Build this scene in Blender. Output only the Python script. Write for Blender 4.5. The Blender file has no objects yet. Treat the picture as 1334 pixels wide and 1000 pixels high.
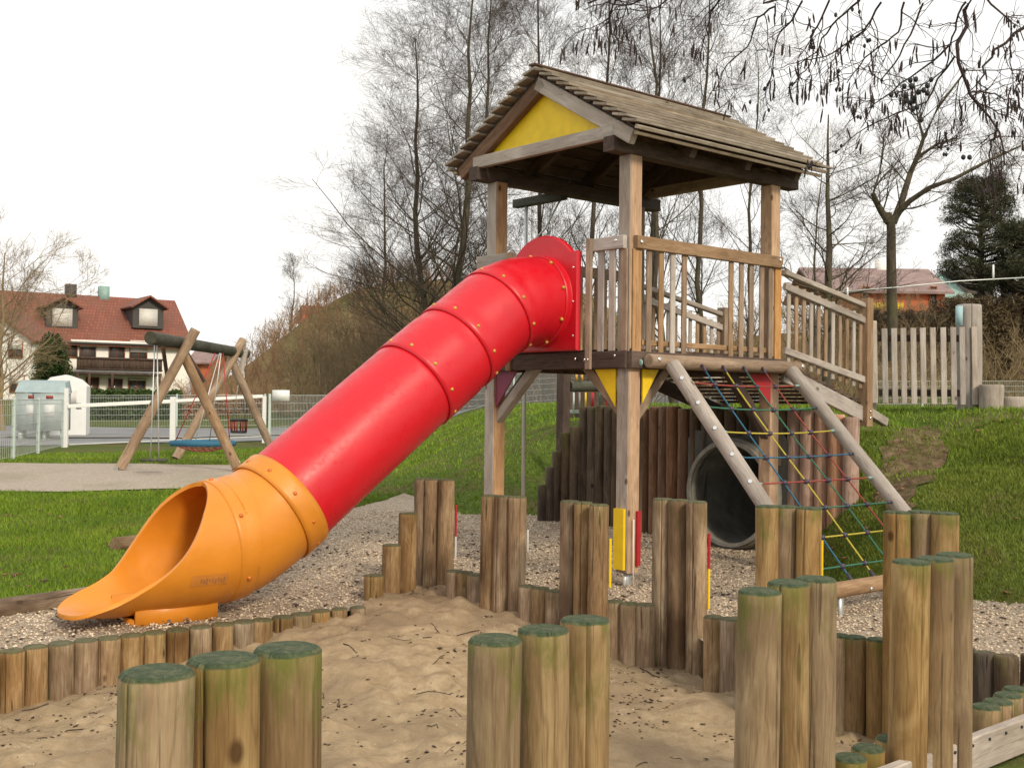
import bpy, math, random
import numpy as np
from mathutils import Matrix, Vector
rng = np.random.default_rng(7); random.seed(7)
sc = bpy.context.scene
R = math.radians
# ---------------------------------------------------------------- camera
F, PITCH, ROLL, CZ = 1522.3, .0166, .0119, 1.6
cam = bpy.data.objects.new('camera', bpy.data.cameras.new('camera')); sc.collection.objects.link(cam)
cam.data.sensor_width = 36; cam.data.lens = F / 1334 * 36; cam.data.clip_end = 3000; cam.data.clip_start = .05
cam.matrix_world = Matrix.Translation((0, 0, CZ)) @ Matrix.Rotation(math.pi / 2 + PITCH, 4, 'X') @ Matrix.Rotation(ROLL, 4, 'Z')
sc.camera = cam
# ---------------------------------------------------------------- sky and sun
w = bpy.data.worlds.new('World'); sc.world = w; w.use_nodes = True
n, l = w.node_tree.nodes, w.node_tree.links; n.clear()
SUN_EL, SUN_AZ = R(32), R(147)          # azimuth clockwise from +Y
out = n.new('ShaderNodeOutputWorld'); bg = n.new('ShaderNodeBackground'); bg2 = n.new('ShaderNodeBackground')
sky = n.new('ShaderNodeTexSky'); sky.sky_type = 'NISHITA'; sky.sun_disc = False
sky.sun_elevation = SUN_EL; sky.sun_rotation = SUN_AZ; sky.air_density = 1.0; sky.dust_density = 2.0
bg.inputs[1].default_value = .14
tc = n.new('ShaderNodeTexCoord'); mp = n.new('ShaderNodeMapping'); mp.inputs['Scale'].default_value = (1.2, 1.2, 3.2)
ns = n.new('ShaderNodeTexNoise'); ns.inputs['Scale'].default_value = 1.7; ns.inputs['Detail'].default_value = 7; ns.inputs['Roughness'].default_value = .55
rp = n.new('ShaderNodeValToRGB'); rp.color_ramp.elements[0].position = .34; rp.color_ramp.elements[0].color = (.86,) * 3 + (1,)
rp.color_ramp.elements[1].position = .56; rp.color_ramp.elements[1].color = (1, 1, 1, 1)
bg2.inputs[0].default_value = (1, .985, .965, 1); bg2.inputs[1].default_value = .86   # high thin white cloud
mx = n.new('ShaderNodeMixShader'); nb2 = n.new('ShaderNodeTexNoise'); nb2.inputs['Scale'].default_value = 1.1; nb2.inputs['Detail'].default_value = 5; rb = n.new('ShaderNodeValToRGB'); rb.color_ramp.elements[0].position = .36; rb.color_ramp.elements[0].color = (.92, .97, 1, 1); rb.color_ramp.elements[1].position = .56; rb.color_ramp.elements[1].color = (1, .975, .93, 1); l.new(mp.outputs[0], nb2.inputs[0]); l.new(nb2.outputs['Fac'], rb.inputs[0]); l.new(rb.outputs[0], bg2.inputs[0])
l.new(tc.outputs['Generated'], mp.inputs[0]); l.new(mp.outputs[0], ns.inputs[0]); l.new(ns.outputs['Fac'], rp.inputs[0])
l.new(sky.outputs[0], bg.inputs[0]); l.new(rp.outputs[0], mx.inputs[0]); l.new(bg.outputs[0], mx.inputs[1]); l.new(bg2.outputs[0], mx.inputs[2])
l.new(mx.outputs[0], out.inputs[0])
sd = bpy.data.lights.new('sun', 'SUN'); sd.energy = 2.0; sd.angle = R(10); sd.color = (1, .88, .69)
so = bpy.data.objects.new('sun', sd); sc.collection.objects.link(so)
sdir = Vector((math.sin(SUN_AZ) * math.cos(SUN_EL), math.cos(SUN_AZ) * math.cos(SUN_EL), math.sin(SUN_EL)))
so.rotation_euler = sdir.to_track_quat('Z', 'Y').to_euler()
sc.view_settings.view_transform = 'Standard'; sc.view_settings.look = 'None'
sc.view_settings.exposure = 0.42; sc.view_settings.gamma = 1
# ---------------------------------------------------------------- survey helpers: from the photo's measurements to places in the world
def ray(x, y):
    A, B = x - 667, 500 - y; cr, sr = math.cos(ROLL), math.sin(ROLL)
    u, v = A * cr - B * sr, A * sr + B * cr; c, s = math.cos(PITCH), math.sin(PITCH)
    return u, F * c - v * s, F * s + v * c
def U(x, y, Y):
    a, b, c = ray(x, y); t = Y / b
    return (a * t, Y, CZ + c * t)
def G(x, y, z=0.0):
    a, b, c = ray(x, y); t = (z - CZ) / c
    return (a * t, b * t, z)
TX, TY, YAW, TW, TL, PS = 1.0263, 10.2087, .7182, 1.8163, 2.0296, .14
SY, CY = math.sin(YAW), math.cos(YAW)
def L(a, b, z=0.0): return Vector((TX - a * SY + b * CY, TY + a * CY + b * SY, z))   # tower's own axes
def AB(X, Y):
    rx, ry = X - TX, Y - TY
    return -rx * SY + ry * CY, rx * CY + ry * SY
# ---------------------------------------------------------------- numpy noise
_P = rng.random((256, 256))
def vnoise(x, y):
    xi = np.floor(x).astype(int); yi = np.floor(y).astype(int); fx = x - xi; fy = y - yi
    fx = fx * fx * (3 - 2 * fx); fy = fy * fy * (3 - 2 * fy)
    a = _P[xi % 256, yi % 256]; b = _P[(xi + 1) % 256, yi % 256]; c = _P[xi % 256, (yi + 1) % 256]; d = _P[(xi + 1) % 256, (yi + 1) % 256]
    return (a * (1 - fx) + b * fx) * (1 - fy) + (c * (1 - fx) + d * fx) * fy - .5
def fbm(x, y, o=4):
    r = 0; a = 1.
    for i in range(o): r = r + a * vnoise(x * 2 ** i + 17 * i, y * 2 ** i + 5 * i); a *= .5
    return r
def smooth(t): t = np.clip(t, 0, 1); return t * t * (3 - 2 * t)
def segdist(X, Y, pts):
    d = np.full(np.shape(X), 1e9)
    for (x0, y0), (x1, y1) in zip(pts[:-1], pts[1:]):
        dx, dy = x1 - x0, y1 - y0; t = np.clip(((X - x0) * dx + (Y - y0) * dy) / (dx * dx + dy * dy), 0, 1)
        d = np.minimum(d, np.hypot(X - x0 - t * dx, Y - y0 - t * dy))
    return d
def nearest_on(X, Y, pts):
    bd = np.full(np.shape(X), 1e9); bx = X.copy(); by = Y.copy()
    for (x0, y0), (x1, y1) in zip(pts[:-1], pts[1:]):
        dx, dy = x1 - x0, y1 - y0; t = np.clip(((X - x0) * dx + (Y - y0) * dy) / (dx * dx + dy * dy), 0, 1)
        qx, qy = x0 + t * dx, y0 + t * dy; d = np.hypot(X - qx, Y - qy); m = d < bd
        bd = np.where(m, d, bd); bx = np.where(m, qx, bx); by = np.where(m, qy, by)
    return bx, by
def inside(X, Y, poly):
    r = np.zeros(np.shape(X), bool); n_ = len(poly)
    for i in range(n_):
        x0, y0 = poly[i]; x1, y1 = poly[(i + 1) % n_]
        if y0 == y1: continue
        c = ((y0 > Y) != (y1 > Y)) & (X < (x1 - x0) * (Y - y0) / (y1 - y0) + x0); r ^= c
    return r
# ---------------------------------------------------------------- mesh helpers
def mesh_np(name, V, Fq):
    V = np.asarray(V, np.float32); Fq = np.asarray(Fq, np.int32); k = Fq.shape[1]
    m = bpy.data.meshes.new(name); m.vertices.add(len(V)); m.vertices.foreach_set('co', V.ravel())
    m.loops.add(Fq.size); m.loops.foreach_set('vertex_index', Fq.ravel())
    m.polygons.add(len(Fq)); m.polygons.foreach_set('loop_start', np.arange(0, Fq.size, k, dtype=np.int32))
    m.polygons.foreach_set('loop_total', np.full(len(Fq), k, np.int32)); m.update(calc_edges=True); return m
def tag(o, label=None, cat=None, group=None, kind=None):
    for k, v in (('label', label), ('category', cat), ('group', group), ('kind', kind)):
        if v: o[k] = v
    return o
def thing(name, loc, label, cat, group=None):
    o = bpy.data.objects.new(name, None); sc.collection.objects.link(o); o.location = loc; o.empty_display_size = .2
    return tag(o, label, cat, group)
def place(name, m, mat=None, M=None, parent=None, sm=False):
    o = bpy.data.objects.new(name, m); sc.collection.objects.link(o)
    if mat is not None and not len(m.materials):
        for q in (mat if isinstance(mat, (list, tuple)) else [mat]): m.materials.append(q)
    M = M or Matrix.Identity(4)
    if HM[0] is not None: M = HM[0] @ M
    if parent is not None:
        o.parent = parent
        pm = Matrix.Identity(4); q = parent
        pm = WM[q.name] if q.name in WM else Matrix.Translation(q.location)
        o.matrix_basis = pm.inverted() @ M
    else: o.matrix_basis = M
    WM[o.name] = M
    if sm: m.polygons.foreach_set('use_smooth', [True] * len(m.polygons)); m.update()
    return o
WM = {}
HM = [None]
def frame(p0, p1, up=(0, 0, 1)):
    p0, p1 = Vector(p0), Vector(p1); z = (p1 - p0).normalized(); u = Vector(up)
    if abs(z.dot(u)) > .98: u = Vector((0, 1, 0)) if abs(z.y) < .9 else Vector((1, 0, 0))
    x = u.cross(z).normalized(); y = z.cross(x)
    M = Matrix((x, y, z)).transposed().to_4x4(); M.translation = p0; return M, (p1 - p0).length
def beam(name, p0, p1, wd, ht, mat, parent, up=(0, 0, 1), ch=.006):
    """squared timber from p0 to p1: wd across, ht along 'up'; grain runs on local z"""
    M, ln = frame(p0, p1, up); a, b = wd / 2, ht / 2; ch = min(ch, a * .6, b * .6)
    pr = [(a - ch, -b), (a, -b + ch), (a, b - ch), (a - ch, b), (-a + ch, b), (-a, b - ch), (-a, -b + ch), (-a + ch, -b)]
    V = [(x, y, 0) for x, y in pr] + [(x, y, ln) for x, y in pr]
    Fc = [(i, (i + 1) % 8, 8 + (i + 1) % 8, 8 + i) for i in range(8)] + [tuple(range(7, -1, -1)), tuple(range(8, 16))]
    m = bpy.data.meshes.new(name); m.from_pydata(V, [], Fc); m.update()
    return place(name, m, mat, M, parent)
def vbeam(name, a, b, z0, z1, da, db, mat, parent):      # upright timber at tower coordinates, sides along tower axes
    return beam(name, L(a, b, z0), L(a, b, z1), db, da, mat, parent, up=(-SY, CY, 0))
def tube_np(Pts, Rad, k):
    """Pts (M,n,3), Rad (M,n) -> verts, quads"""
    Mn, n_, _ = Pts.shape; d = np.gradient(Pts, axis=1); d /= np.linalg.norm(d, axis=2, keepdims=True) + 1e-9
    ref = np.where(np.abs(d[..., 2:3]) > .9, np.array([1., 0, 0]), np.array([0, 0, 1.]))
    x = np.cross(ref, d); x /= np.linalg.norm(x, axis=2, keepdims=True) + 1e-9; y = np.cross(d, x)
    an = np.arange(k) * 2 * np.pi / k
    V = Pts[:, :, None] + Rad[:, :, None, None] * (x[:, :, None] * np.cos(an)[None, None, :, None] + y[:, :, None] * np.sin(an)[None, None, :, None])
    idx = np.arange(Mn * n_ * k).reshape(Mn, n_, k); nx = np.roll(idx, -1, axis=2)
    Q = np.stack([idx[:, :-1], nx[:, :-1], nx[:, 1:], idx[:, 1:]], -1).reshape(-1, 4)
    return V.reshape(-1, 3), Q
class Acc:
    def __init__(s): s.V = []; s.Q = []; s.n = 0
    def add(s, V, Q): s.V.append(V); s.Q.append(np.asarray(Q) + s.n); s.n += len(V)
    def tube(s, pts, r, k=8):
        pts = np.array(pts, float)[None]; r = np.full(pts.shape[:2], r, float) if np.isscalar(r) else np.array(r, float)[None]
        s.add(*tube_np(pts, r, k))
    def box(s, c, sx, sy, sz, M=None):
        v = np.array([(x, y, z) for z in (-.5, .5) for y in (-.5, .5) for x in (-.5, .5)]) * (sx, sy, sz) + np.array(c)
        if M is not None: A = np.array(M); v = v @ A[:3, :3].T + A[:3, 3]
        s.add(v, [(0, 2, 3, 1), (4, 5, 7, 6), (0, 1, 5, 4), (2, 6, 7, 3), (0, 4, 6, 2), (1, 3, 7, 5)])
    def mesh(s, name): return mesh_np(name, np.concatenate(s.V), np.concatenate(s.Q))
def rod(name, pts, r, mat, parent, k=10, caps=True):
    a = Acc(); a.tube([tuple(p) for p in pts], r, k); m = a.mesh(name); nv = len(m.vertices)
    if caps:
        V = [v.co[:] for v in m.vertices]; Fc = [tuple(p.vertices) for p in m.polygons] + [tuple(range(k - 1, -1, -1)), tuple(range(nv - k, nv))]
        m = bpy.data.meshes.new(name); m.from_pydata(V, [], Fc); m.update()
    sm = [len(p.vertices) == 4 for p in m.polygons]; m.polygons.foreach_set('use_smooth', sm)
    return place(name, m, mat, None, parent)
def box(name, c, sx, sy, sz, mat, parent, rz=0, M=None):
    a = Acc(); a.box((0, 0, 0), sx, sy, sz); return place(name, a.mesh(name), mat, (M or Matrix.Translation(c) @ Matrix.Rotation(rz, 4, 'Z')), parent)
def log_mesh(r, ln, seed, k=22, groove=False, cham=.012, irr=1.):
    """round post, local z up, top at 0, foot at -ln; chamfered head, uneven round, optional drying crack"""
    g = np.random.default_rng(seed); an = np.sort(np.concatenate([np.linspace(0, 2 * np.pi, k, endpoint=False)]))
    dip = np.zeros(len(an))
    if groove:
        ga = g.uniform(0, 2 * np.pi) if groove is True else groove
        an = an[np.abs((an - ga + np.pi) % (2 * np.pi) - np.pi) > .09]; an = np.concatenate([an, [ga - .035, ga, ga + .035]]); o = np.argsort(an % (2 * np.pi)); dip = np.concatenate([np.zeros(len(an) - 3), [0, .3, 0]])[o]; an = an[o]
    k = len(an); zs = [0, -.003, -cham, -.05] + list(np.linspace(-.12, -ln, 7)); rr = [r - cham, r - cham * .55, r] + [r] * (len(zs) - 3)
    ph = g.uniform(0, 6.28, 4); V = []
    for z, q in zip(zs, rr):
        f = 1 + irr * (.018 * np.sin(2 * an + ph[0] + z * .7) + .012 * np.sin(3 * an + ph[1] - z) + .008 * np.sin(5 * an + ph[2] + 2 * z) + .01 * math.sin(ph[3] + 3 * z))
        f = f * (1 - dip * (1 if z < -.004 else .5)); V += [(q * f[i] * math.cos(an[i]), q * f[i] * math.sin(an[i]), z) for i in range(k)]
    nr = len(zs); Fc = [(j * k + i, (j + 1) * k + i, (j + 1) * k + (i + 1) % k, j * k + (i + 1) % k) for j in range(nr - 1) for i in range(k)]
    Fc.append(tuple((nr - 1) * k + i for i in range(k)))
    V.append((0, 0, .002)); Fc += [(i, (i + 1) % k, len(V) - 1) for i in range(k)]
    m = bpy.data.meshes.new('log'); m.from_pydata(V, [], Fc); m.update()
    m.polygons.foreach_set('use_smooth', [len(p.vertices) == 4 for i, p in enumerate(m.polygons)]); return m
def dup(root, label=None, group=None, move=None):
    r = root.copy(); sc.collection.objects.link(r)
    if label: r['label'] = label
    if group: r['group'] = group
    for ch in root.children:
        c = ch.copy(); sc.collection.objects.link(c); c.parent = r
        for g in ch.children:
            d = g.copy(); sc.collection.objects.link(d); d.parent = c
    return r
# ---------------------------------------------------------------- materials
def new_mat(name):
    m = bpy.data.materials.new(name); m.use_nodes = True; nt = m.node_tree; b = nt.nodes['Principled BSDF']; return m, nt.nodes, nt.links, b
def ramp(n, l, fac, stops):
    r = n.new('ShaderNodeValToRGB'); e = r.color_ramp.elements
    while len(e) < len(stops): e.new(.5)
    for q, (p, c) in zip(e, stops): q.position = p; q.color = (*c, 1) if len(c) == 3 else c
    l.new(fac, r.inputs[0]); return r.outputs[0]
def noise(n, l, vec, scale, detail=4, rough=.55, dist=0):
    t = n.new('ShaderNodeTexNoise'); t.inputs['Scale'].default_value = scale; t.inputs['Detail'].default_value = detail
    t.inputs['Roughness'].default_value = rough; t.inputs['Distortion'].default_value = dist
    if vec is not None: l.new(vec, t.inputs['Vector'])
    return t.outputs['Fac']
def mapping(n, l, vec, sc_, add=None):
    m = n.new('ShaderNodeMapping'); m.inputs['Scale'].default_value = sc_; l.new(vec, m.inputs['Vector'])
    if add is not None: l.new(add, m.inputs['Location'])
    return m.outputs[0]
def mixc(n, l, fac, a, b, bt='MIX'):
    m = n.new('ShaderNodeMix'); m.data_type = 'RGBA'; m.blend_type = bt
    for s, v in ((m.inputs[0], fac), (m.inputs[6], a), (m.inputs[7], b)):
        if isinstance(v, bpy.types.NodeSocket): l.new(v, s)
        else: s.default_value = v if not isinstance(v, tuple) else (*v, 1) if len(v) == 3 else v
    return m.outputs[2]
def bump(n, l, b, h, st=.4, dist=.01):
    q = n.new('ShaderNodeBump'); q.inputs['Strength'].default_value = st; q.inputs['Distance'].default_value = dist
    l.new(h, q.inputs['Height']); l.new(q.outputs[0], b.inputs['Normal'])
def math_(n, l, op, a, b=0.0, c=None, clamp=False):
    m = n.new('ShaderNodeMath'); m.operation = op; m.use_clamp = clamp
    for i, v in enumerate((a, b) if c is None else (a, b, c)):
        if isinstance(v, bpy.types.NodeSocket): l.new(v, m.inputs[i])
        else: m.inputs[i].default_value = v
    return m.outputs[0]
def wood(name, dark, mid, light, moss=0., top=0., rough=.8, grain=1., crack=.5, stain=.5):
    m, n, l, b = new_mat(name); tc = n.new('ShaderNodeTexCoord'); oi = n.new('ShaderNodeObjectInfo')
    cx = n.new('ShaderNodeCombineXYZ'); r1 = math_(n, l, 'MULTIPLY', oi.outputs['Random'], 37.); l.new(r1, cx.inputs[0]); l.new(math_(n, l, 'MULTIPLY', oi.outputs['Random'], 91.), cx.inputs[2]); l.new(r1, cx.inputs[1])
    v = mapping(n, l, tc.outputs['Object'], (1, 1, .07), cx.outputs[0]); v2 = mapping(n, l, tc.outputs['Object'], (1, 1, .35), cx.outputs[0])
    g1 = noise(n, l, v, 38 * grain, 5, .62, 1.6); g2 = noise(n, l, v2, 7, 4, .6, .8); g3 = noise(n, l, v, 140 * grain, 2, .6, 0)
    f = math_(n, l, 'ADD', math_(n, l, 'MULTIPLY', g1, .38), math_(n, l, 'MULTIPLY', g2, .62))
    c = ramp(n, l, f, [(.30, tuple(x * .55 + y * .45 for x, y in zip(dark, mid))), (.48, mid), (.66, light)])
    wv = n.new('ShaderNodeTexWave'); wv.bands_direction = 'X'; wv.inputs['Scale'].default_value = 8 * grain; wv.inputs['Distortion'].default_value = 14; wv.inputs['Detail'].default_value = 3; wv.inputs['Detail Scale'].default_value = .7; wv.inputs['Detail Roughness'].default_value = .6
    l.new(mapping(n, l, tc.outputs['Object'], (1, 1, .22), cx.outputs[0]), wv.inputs['Vector'])
    c = mixc(n, l, math_(n, l, 'MULTIPLY', ramp(n, l, wv.outputs['Fac'], [(0, (1, 1, 1)), (.12, (0, 0, 0))]), .34), c, dark)
    c = mixc(n, l, math_(n, l, 'MULTIPLY', ramp(n, l, g3, [(.45, (0, 0, 0)), (.7, (1, 1, 1))]), .3), c, light)
    ck = noise(n, l, mapping(n, l, tc.outputs['Object'], (1, 1, .03), cx.outputs[0]), 55, 2, .5, .6)
    c = mixc(n, l, math_(n, l, 'MULTIPLY', ramp(n, l, ck, [(.30, (1, 1, 1)), (.345, (0, 0, 0))]), crack), c, (dark[0] * .25, dark[1] * .22, dark[2] * .2))
    vo = n.new('ShaderNodeTexVoronoi'); vo.inputs['Scale'].default_value = 4.2; l.new(v2 if False else mapping(n, l, tc.outputs['Object'], (1, 1, .6), cx.outputs[0]), vo.inputs['Vector'])
    c = mixc(n, l, ramp(n, l, vo.outputs['Distance'], [(.05, (.85,) * 3), (.1, (0, 0, 0))]), c, (dark[0] * .45, dark[1] * .38, dark[2] * .32))
    st = noise(n, l, mapping(n, l, tc.outputs['Object'], (1, 1, .5), cx.outputs[0]), 3.1, 3, .5)
    c = mixc(n, l, math_(n, l, 'MULTIPLY', ramp(n, l, st, [(.5, (0, 0, 0)), (.72, (1, 1, 1))]), stain), c, (dark[0] * .9, dark[1] * .8, dark[2] * .7))
    br = math_(n, l, 'MULTIPLY_ADD', oi.outputs['Random'], .34, .83)
    hsv = n.new('ShaderNodeHueSaturation'); l.new(c, hsv.inputs['Color']); l.new(br, hsv.inputs['Value'])
    rr2 = math_(n, l, 'FRACT', math_(n, l, 'MULTIPLY', oi.outputs['Random'], 7.3)); l.new(math_(n, l, 'MULTIPLY_ADD', rr2, .4, .8), hsv.inputs['Saturation']); c = hsv.outputs[0]
    if moss > 0:
        mo = noise(n, l, mapping(n, l, tc.outputs['Object'], (1, 1, .4), cx.outputs[0]), 9, 5, .68)
        sx = n.new('ShaderNodeSeparateXYZ'); l.new(tc.outputs['Object'], sx.inputs[0])
        up = math_(n, l, 'MULTIPLY_ADD', sx.outputs[2], .55, .16)      # algae grow towards the head of the post
        mf = ramp(n, l, math_(n, l, 'ADD', mo, math_(n, l, 'MAXIMUM', up, -.06)), [(.58, (0, 0, 0)), (.78, (1, 1, 1))])
        c = mixc(n, l, math_(n, l, 'MULTIPLY', mf, moss), c, (.13, .13, .025))
        if top > 0:
            rim = math_(n, l, 'ADD', sx.outputs[2], math_(n, l, 'MULTIPLY', mo, .012))
            tf = ramp(n, l, math_(n, l, 'MULTIPLY_ADD', rim, 120., .9), [(-.0, (0, 0, 0)), (.5, (1, 1, 1))]); 
            tn = noise(n, l, tc.outputs['Object'], 35, 6, .7); tcol = ramp(n, l, tn, [(.35, (.036, .048, .022)), (.5, (.062, .082, .036)), (.68, (.13, .145, .07))])
            rings = n.new('ShaderNodeTexWave'); rings.wave_type = 'RINGS'; rings.rings_direction = 'Z'; rings.inputs['Scale'].default_value = 24; rings.inputs['Distortion'].default_value = 2.5; l.new(tc.outputs['Object'], rings.inputs['Vector'])
            tcol = mixc(n, l, ramp(n, l, noise(n, l, tc.outputs['Object'], 16, 5, .7), [(.5, (0, 0, 0)), (.66, (.75, .75, .75))]), tcol, (.14, .12, .065))
            tcol = mixc(n, l, math_(n, l, 'MULTIPLY', rings.outputs['Fac'], .55), tcol, (.03, .05, .03))
            gr = n.new('ShaderNodeTexGradient'); gr.gradient_type = 'RADIAL'; l.new(tc.outputs['Object'], gr.inputs[0]); nz1 = n.new('ShaderNodeTexNoise'); nz1.noise_dimensions = '2D'; nz1.inputs['Scale'].default_value = 1.; nz1.inputs['Detail'].default_value = 2
            c1_ = n.new('ShaderNodeCombineXYZ'); l.new(math_(n, l, 'MULTIPLY', gr.outputs['Fac'], 60.), c1_.inputs[0]); l.new(r1, c1_.inputs[1]); l.new(c1_.outputs[0], nz1.inputs['Vector'])
            tcol = mixc(n, l, ramp(n, l, nz1.outputs['Fac'], [(.27, (.85, .85, .85)), (.34, (0, 0, 0))]), tcol, (.015, .022, .012))
            c = mixc(n, l, math_(n, l, 'MULTIPLY', tf, top), c, tcol)
    l.new(c, b.inputs['Base Color']); b.inputs['Roughness'].default_value = rough; b.inputs['Specular IOR Level'].default_value = .25
    h = math_(n, l, 'ADD', math_(n, l, 'MULTIPLY', g1, .6), math_(n, l, 'MULTIPLY', ramp(n, l, ck, [(.30, (0, 0, 0)), (.345, (1, 1, 1))]), .6))
    bump(n, l, b, h, .55, .006); return m
def plain(name, col, rough=.5, metal=0., var=.12, scale=6., bmp=0., spec=.5, dirt=None):
    m, n, l, b = new_mat(name); tc = n.new('ShaderNodeTexCoord'); f = noise(n, l, tc.outputs['Object'], scale, 5, .6)
    c = ramp(n, l, f, [(.3, tuple(x * (1 - var) for x in col)), (.7, tuple(min(1, x * (1 + var)) for x in col))])
    if dirt:
        g = noise(n, l, tc.outputs['Object'], scale * .6, 6, .7); c = mixc(n, l, math_(n, l, 'MULTIPLY', ramp(n, l, g, [(.48, (0, 0, 0)), (.7, (1, 1, 1))]), dirt[0]), c, dirt[1])
    if 'plastic' in name:
        sw_ = noise(n, l, tc.outputs['Object'], 11, 8, .75); sm_ = noise(n, l, tc.outputs['Object'], 1.7, 5, .6)
        c = mixc(n, l, math_(n, l, 'MULTIPLY', ramp(n, l, sw_, [(.6, (0, 0, 0)), (.74, (1, 1, 1))]), .16), c, tuple(x * .45 + .02 for x in col))
        l.new(ramp(n, l, sw_, [(.35, (rough - .08,) * 3), (.7, (rough + .22,) * 3)]), b.inputs['Roughness'])
    l.new(c, b.inputs['Base Color']); b.inputs['Roughness'].default_value = rough; b.inputs['Metallic'].default_value = metal; b.inputs['Specular IOR Level'].default_value = spec
    if bmp: bump(n, l, b, noise(n, l, tc.outputs['Object'], scale * 8, 4, .6), bmp, .01)
    return m
M = {}
M['log'] = wood('weathered_log', (.095, .052, .023), (.25, .155, .072), (.39, .275, .14), moss=.9, top=1.)
M['logold'] = wood('old_palisade_log', (.075, .043, .022), (.235, .145, .077), (.43, .315, .19), moss=.3, top=.75, crack=.8, stain=.8)
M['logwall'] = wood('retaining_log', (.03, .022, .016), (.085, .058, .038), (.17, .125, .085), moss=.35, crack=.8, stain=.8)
M['logred'] = wood('reddish_log', (.15, .085, .055), (.37, .215, .145), (.55, .37, .27), crack=.8)
M['logmid'] = wood('red_brown_log', (.06, .03, .02), (.16, .088, .055), (.27, .16, .105), crack=.7)
M['darkwarm'] = wood('dark_warm_timber', (.07, .036, .022), (.17, .095, .058), (.27, .17, .11), crack=.3)
M['tower'] = wood('tower_timber', (.115, .072, .043), (.28, .185, .115), (.42, .30, .20), crack=.35, stain=.35)
M['warm'] = wood('warm_timber', (.17, .085, .04), (.44, .245, .115), (.60, .375, .19), crack=.4, stain=.35)
M['grey'] = wood('grey_timber', (.19, .155, .13), (.38, .325, .28), (.52, .46, .40), crack=.3, stain=.35)
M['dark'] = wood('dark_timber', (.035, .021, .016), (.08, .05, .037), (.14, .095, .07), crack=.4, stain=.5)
M['shingle'] = wood('roof_plank_timber', (.12, .093, .068), (.28, .23, .175), (.40, .345, .275), moss=.0, crack=.6, stain=.5)
M['beamgreen'] = wood('green_swing_beam', (.03, .03, .024), (.065, .065, .05), (.12, .115, .085), crack=.3)
M['red'] = plain('red_plastic', (.60, .008, .018), .33, var=.06, scale=2.5, dirt=(.25, (.46, .012, .025)), bmp=.03)
M['reddark'] = plain('red_paint', (.42, .012, .018), .5)
M['purple'] = plain('purple_red_panel', (.22, .02, .06), .5)
M['orange'] = plain('orange_plastic', (.66, .235, .018), .38, var=.08, scale=3, dirt=(.3, (.50, .17, .02)), bmp=.03)
M['yellow'] = plain('yellow_paint', (.84, .56, .006), .55, var=.08, scale=9, dirt=(.35, (.62, .36, .01)))
M['white'] = plain('white_paint', (.74, .74, .72), .5, var=.04)
M['steel'] = plain('galvanised_steel', (.62, .63, .61), .42, .55, .1)
M['chrome'] = plain('bolt_steel', (.8, .78, .75), .22, 1.)
M['brass'] = plain('yellow_bolt_cap', (.52, .30, .05), .35, .1)
M['obolt'] = plain('orange_bolt_cap', (.55, .14, .02), .35, .1)
M['greensteel'] = plain('pale_green_steel', (.50, .58, .53), .5)
M['concrete'] = plain('concrete', (.27, .25, .215), .85, var=.35, scale=5, bmp=.5, dirt=(.6, (.11, .12, .07)))
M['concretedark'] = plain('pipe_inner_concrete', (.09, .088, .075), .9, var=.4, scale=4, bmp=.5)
M['ropeblue'] = plain('blue_rope', (.02, .12, .20), .7, bmp=.3, scale=40)
M['ropeyellow'] = plain('yellow_rope', (.46, .37, .04), .7, bmp=.3, scale=40)
M['ropegreen'] = plain('green_rope', (.03, .15, .09), .7, bmp=.3, scale=40)
M['ropered'] = plain('red_rope', (.30, .05, .035), .7, bmp=.3, scale=40)
M['knob'] = plain('purple_grey_connector', (.045, .035, .06), .45)
M['black'] = plain('black_rubber', (.02, .02, .022), .6)
M['asphalt'] = plain('asphalt', (.20, .20, .205), .9, var=.2, scale=.6, bmp=.3)
M['plaster'] = plain('white_plaster', (.86, .83, .76), .9, var=.05, scale=.5)
M['glass'] = plain('window_glass', (.10, .09, .09), .12, var=.3, scale=1.)
M['shutter'] = plain('roller_shutter', (.62, .60, .55), .6)
M['frame'] = plain('brown_window_frame', (.30, .10, .03), .5)
M['slate'] = plain('dark_cladding', (.055, .05, .045), .7)
M['brick'] = plain('orange_brick_wall', (.50, .13, .05), .85, var=.2, scale=1.)
M['teal'] = plain('pale_teal_plastic', (.36, .42, .41), .45, var=.12)
M['copper'] = plain('green_copper_roof', (.24, .37, .32), .6)
M['redcross'] = plain('red_emblem', (.7, .01, .03), .5)
# roof tiles
m, n, l, b = new_mat('clay_tiles'); tc = n.new('ShaderNodeTexCoord'); bk = n.new('ShaderNodeTexBrick')
bk.inputs['Scale'].default_value = 3.; bk.inputs['Brick Width'].default_value = .8; bk.inputs['Row Height'].default_value = 1.; bk.inputs['Mortar Size'].default_value = .06
bk.inputs['Color1'].default_value = (.26, .085, .05, 1); bk.inputs['Color2'].default_value = (.19, .065, .042, 1); bk.inputs['Mortar'].default_value = (.10, .03, .02, 1)
l.new(tc.outputs['Object'], bk.inputs['Vector']); nn = noise(n, l, tc.outputs['Object'], .5, 4)
l.new(mixc(n, l, ramp(n, l, nn, [(.4, (0, 0, 0)), (.7, (.6, .6, .6))]), bk.outputs['Color'], (.17, .075, .05)), b.inputs['Base Color']); b.inputs['Roughness'].default_value = .8; M['tiles'] = m
M['tilesgrey'] = plain('grey_pink_tiles', (.25, .17, .155), .85, var=.3, scale=.8)
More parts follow.
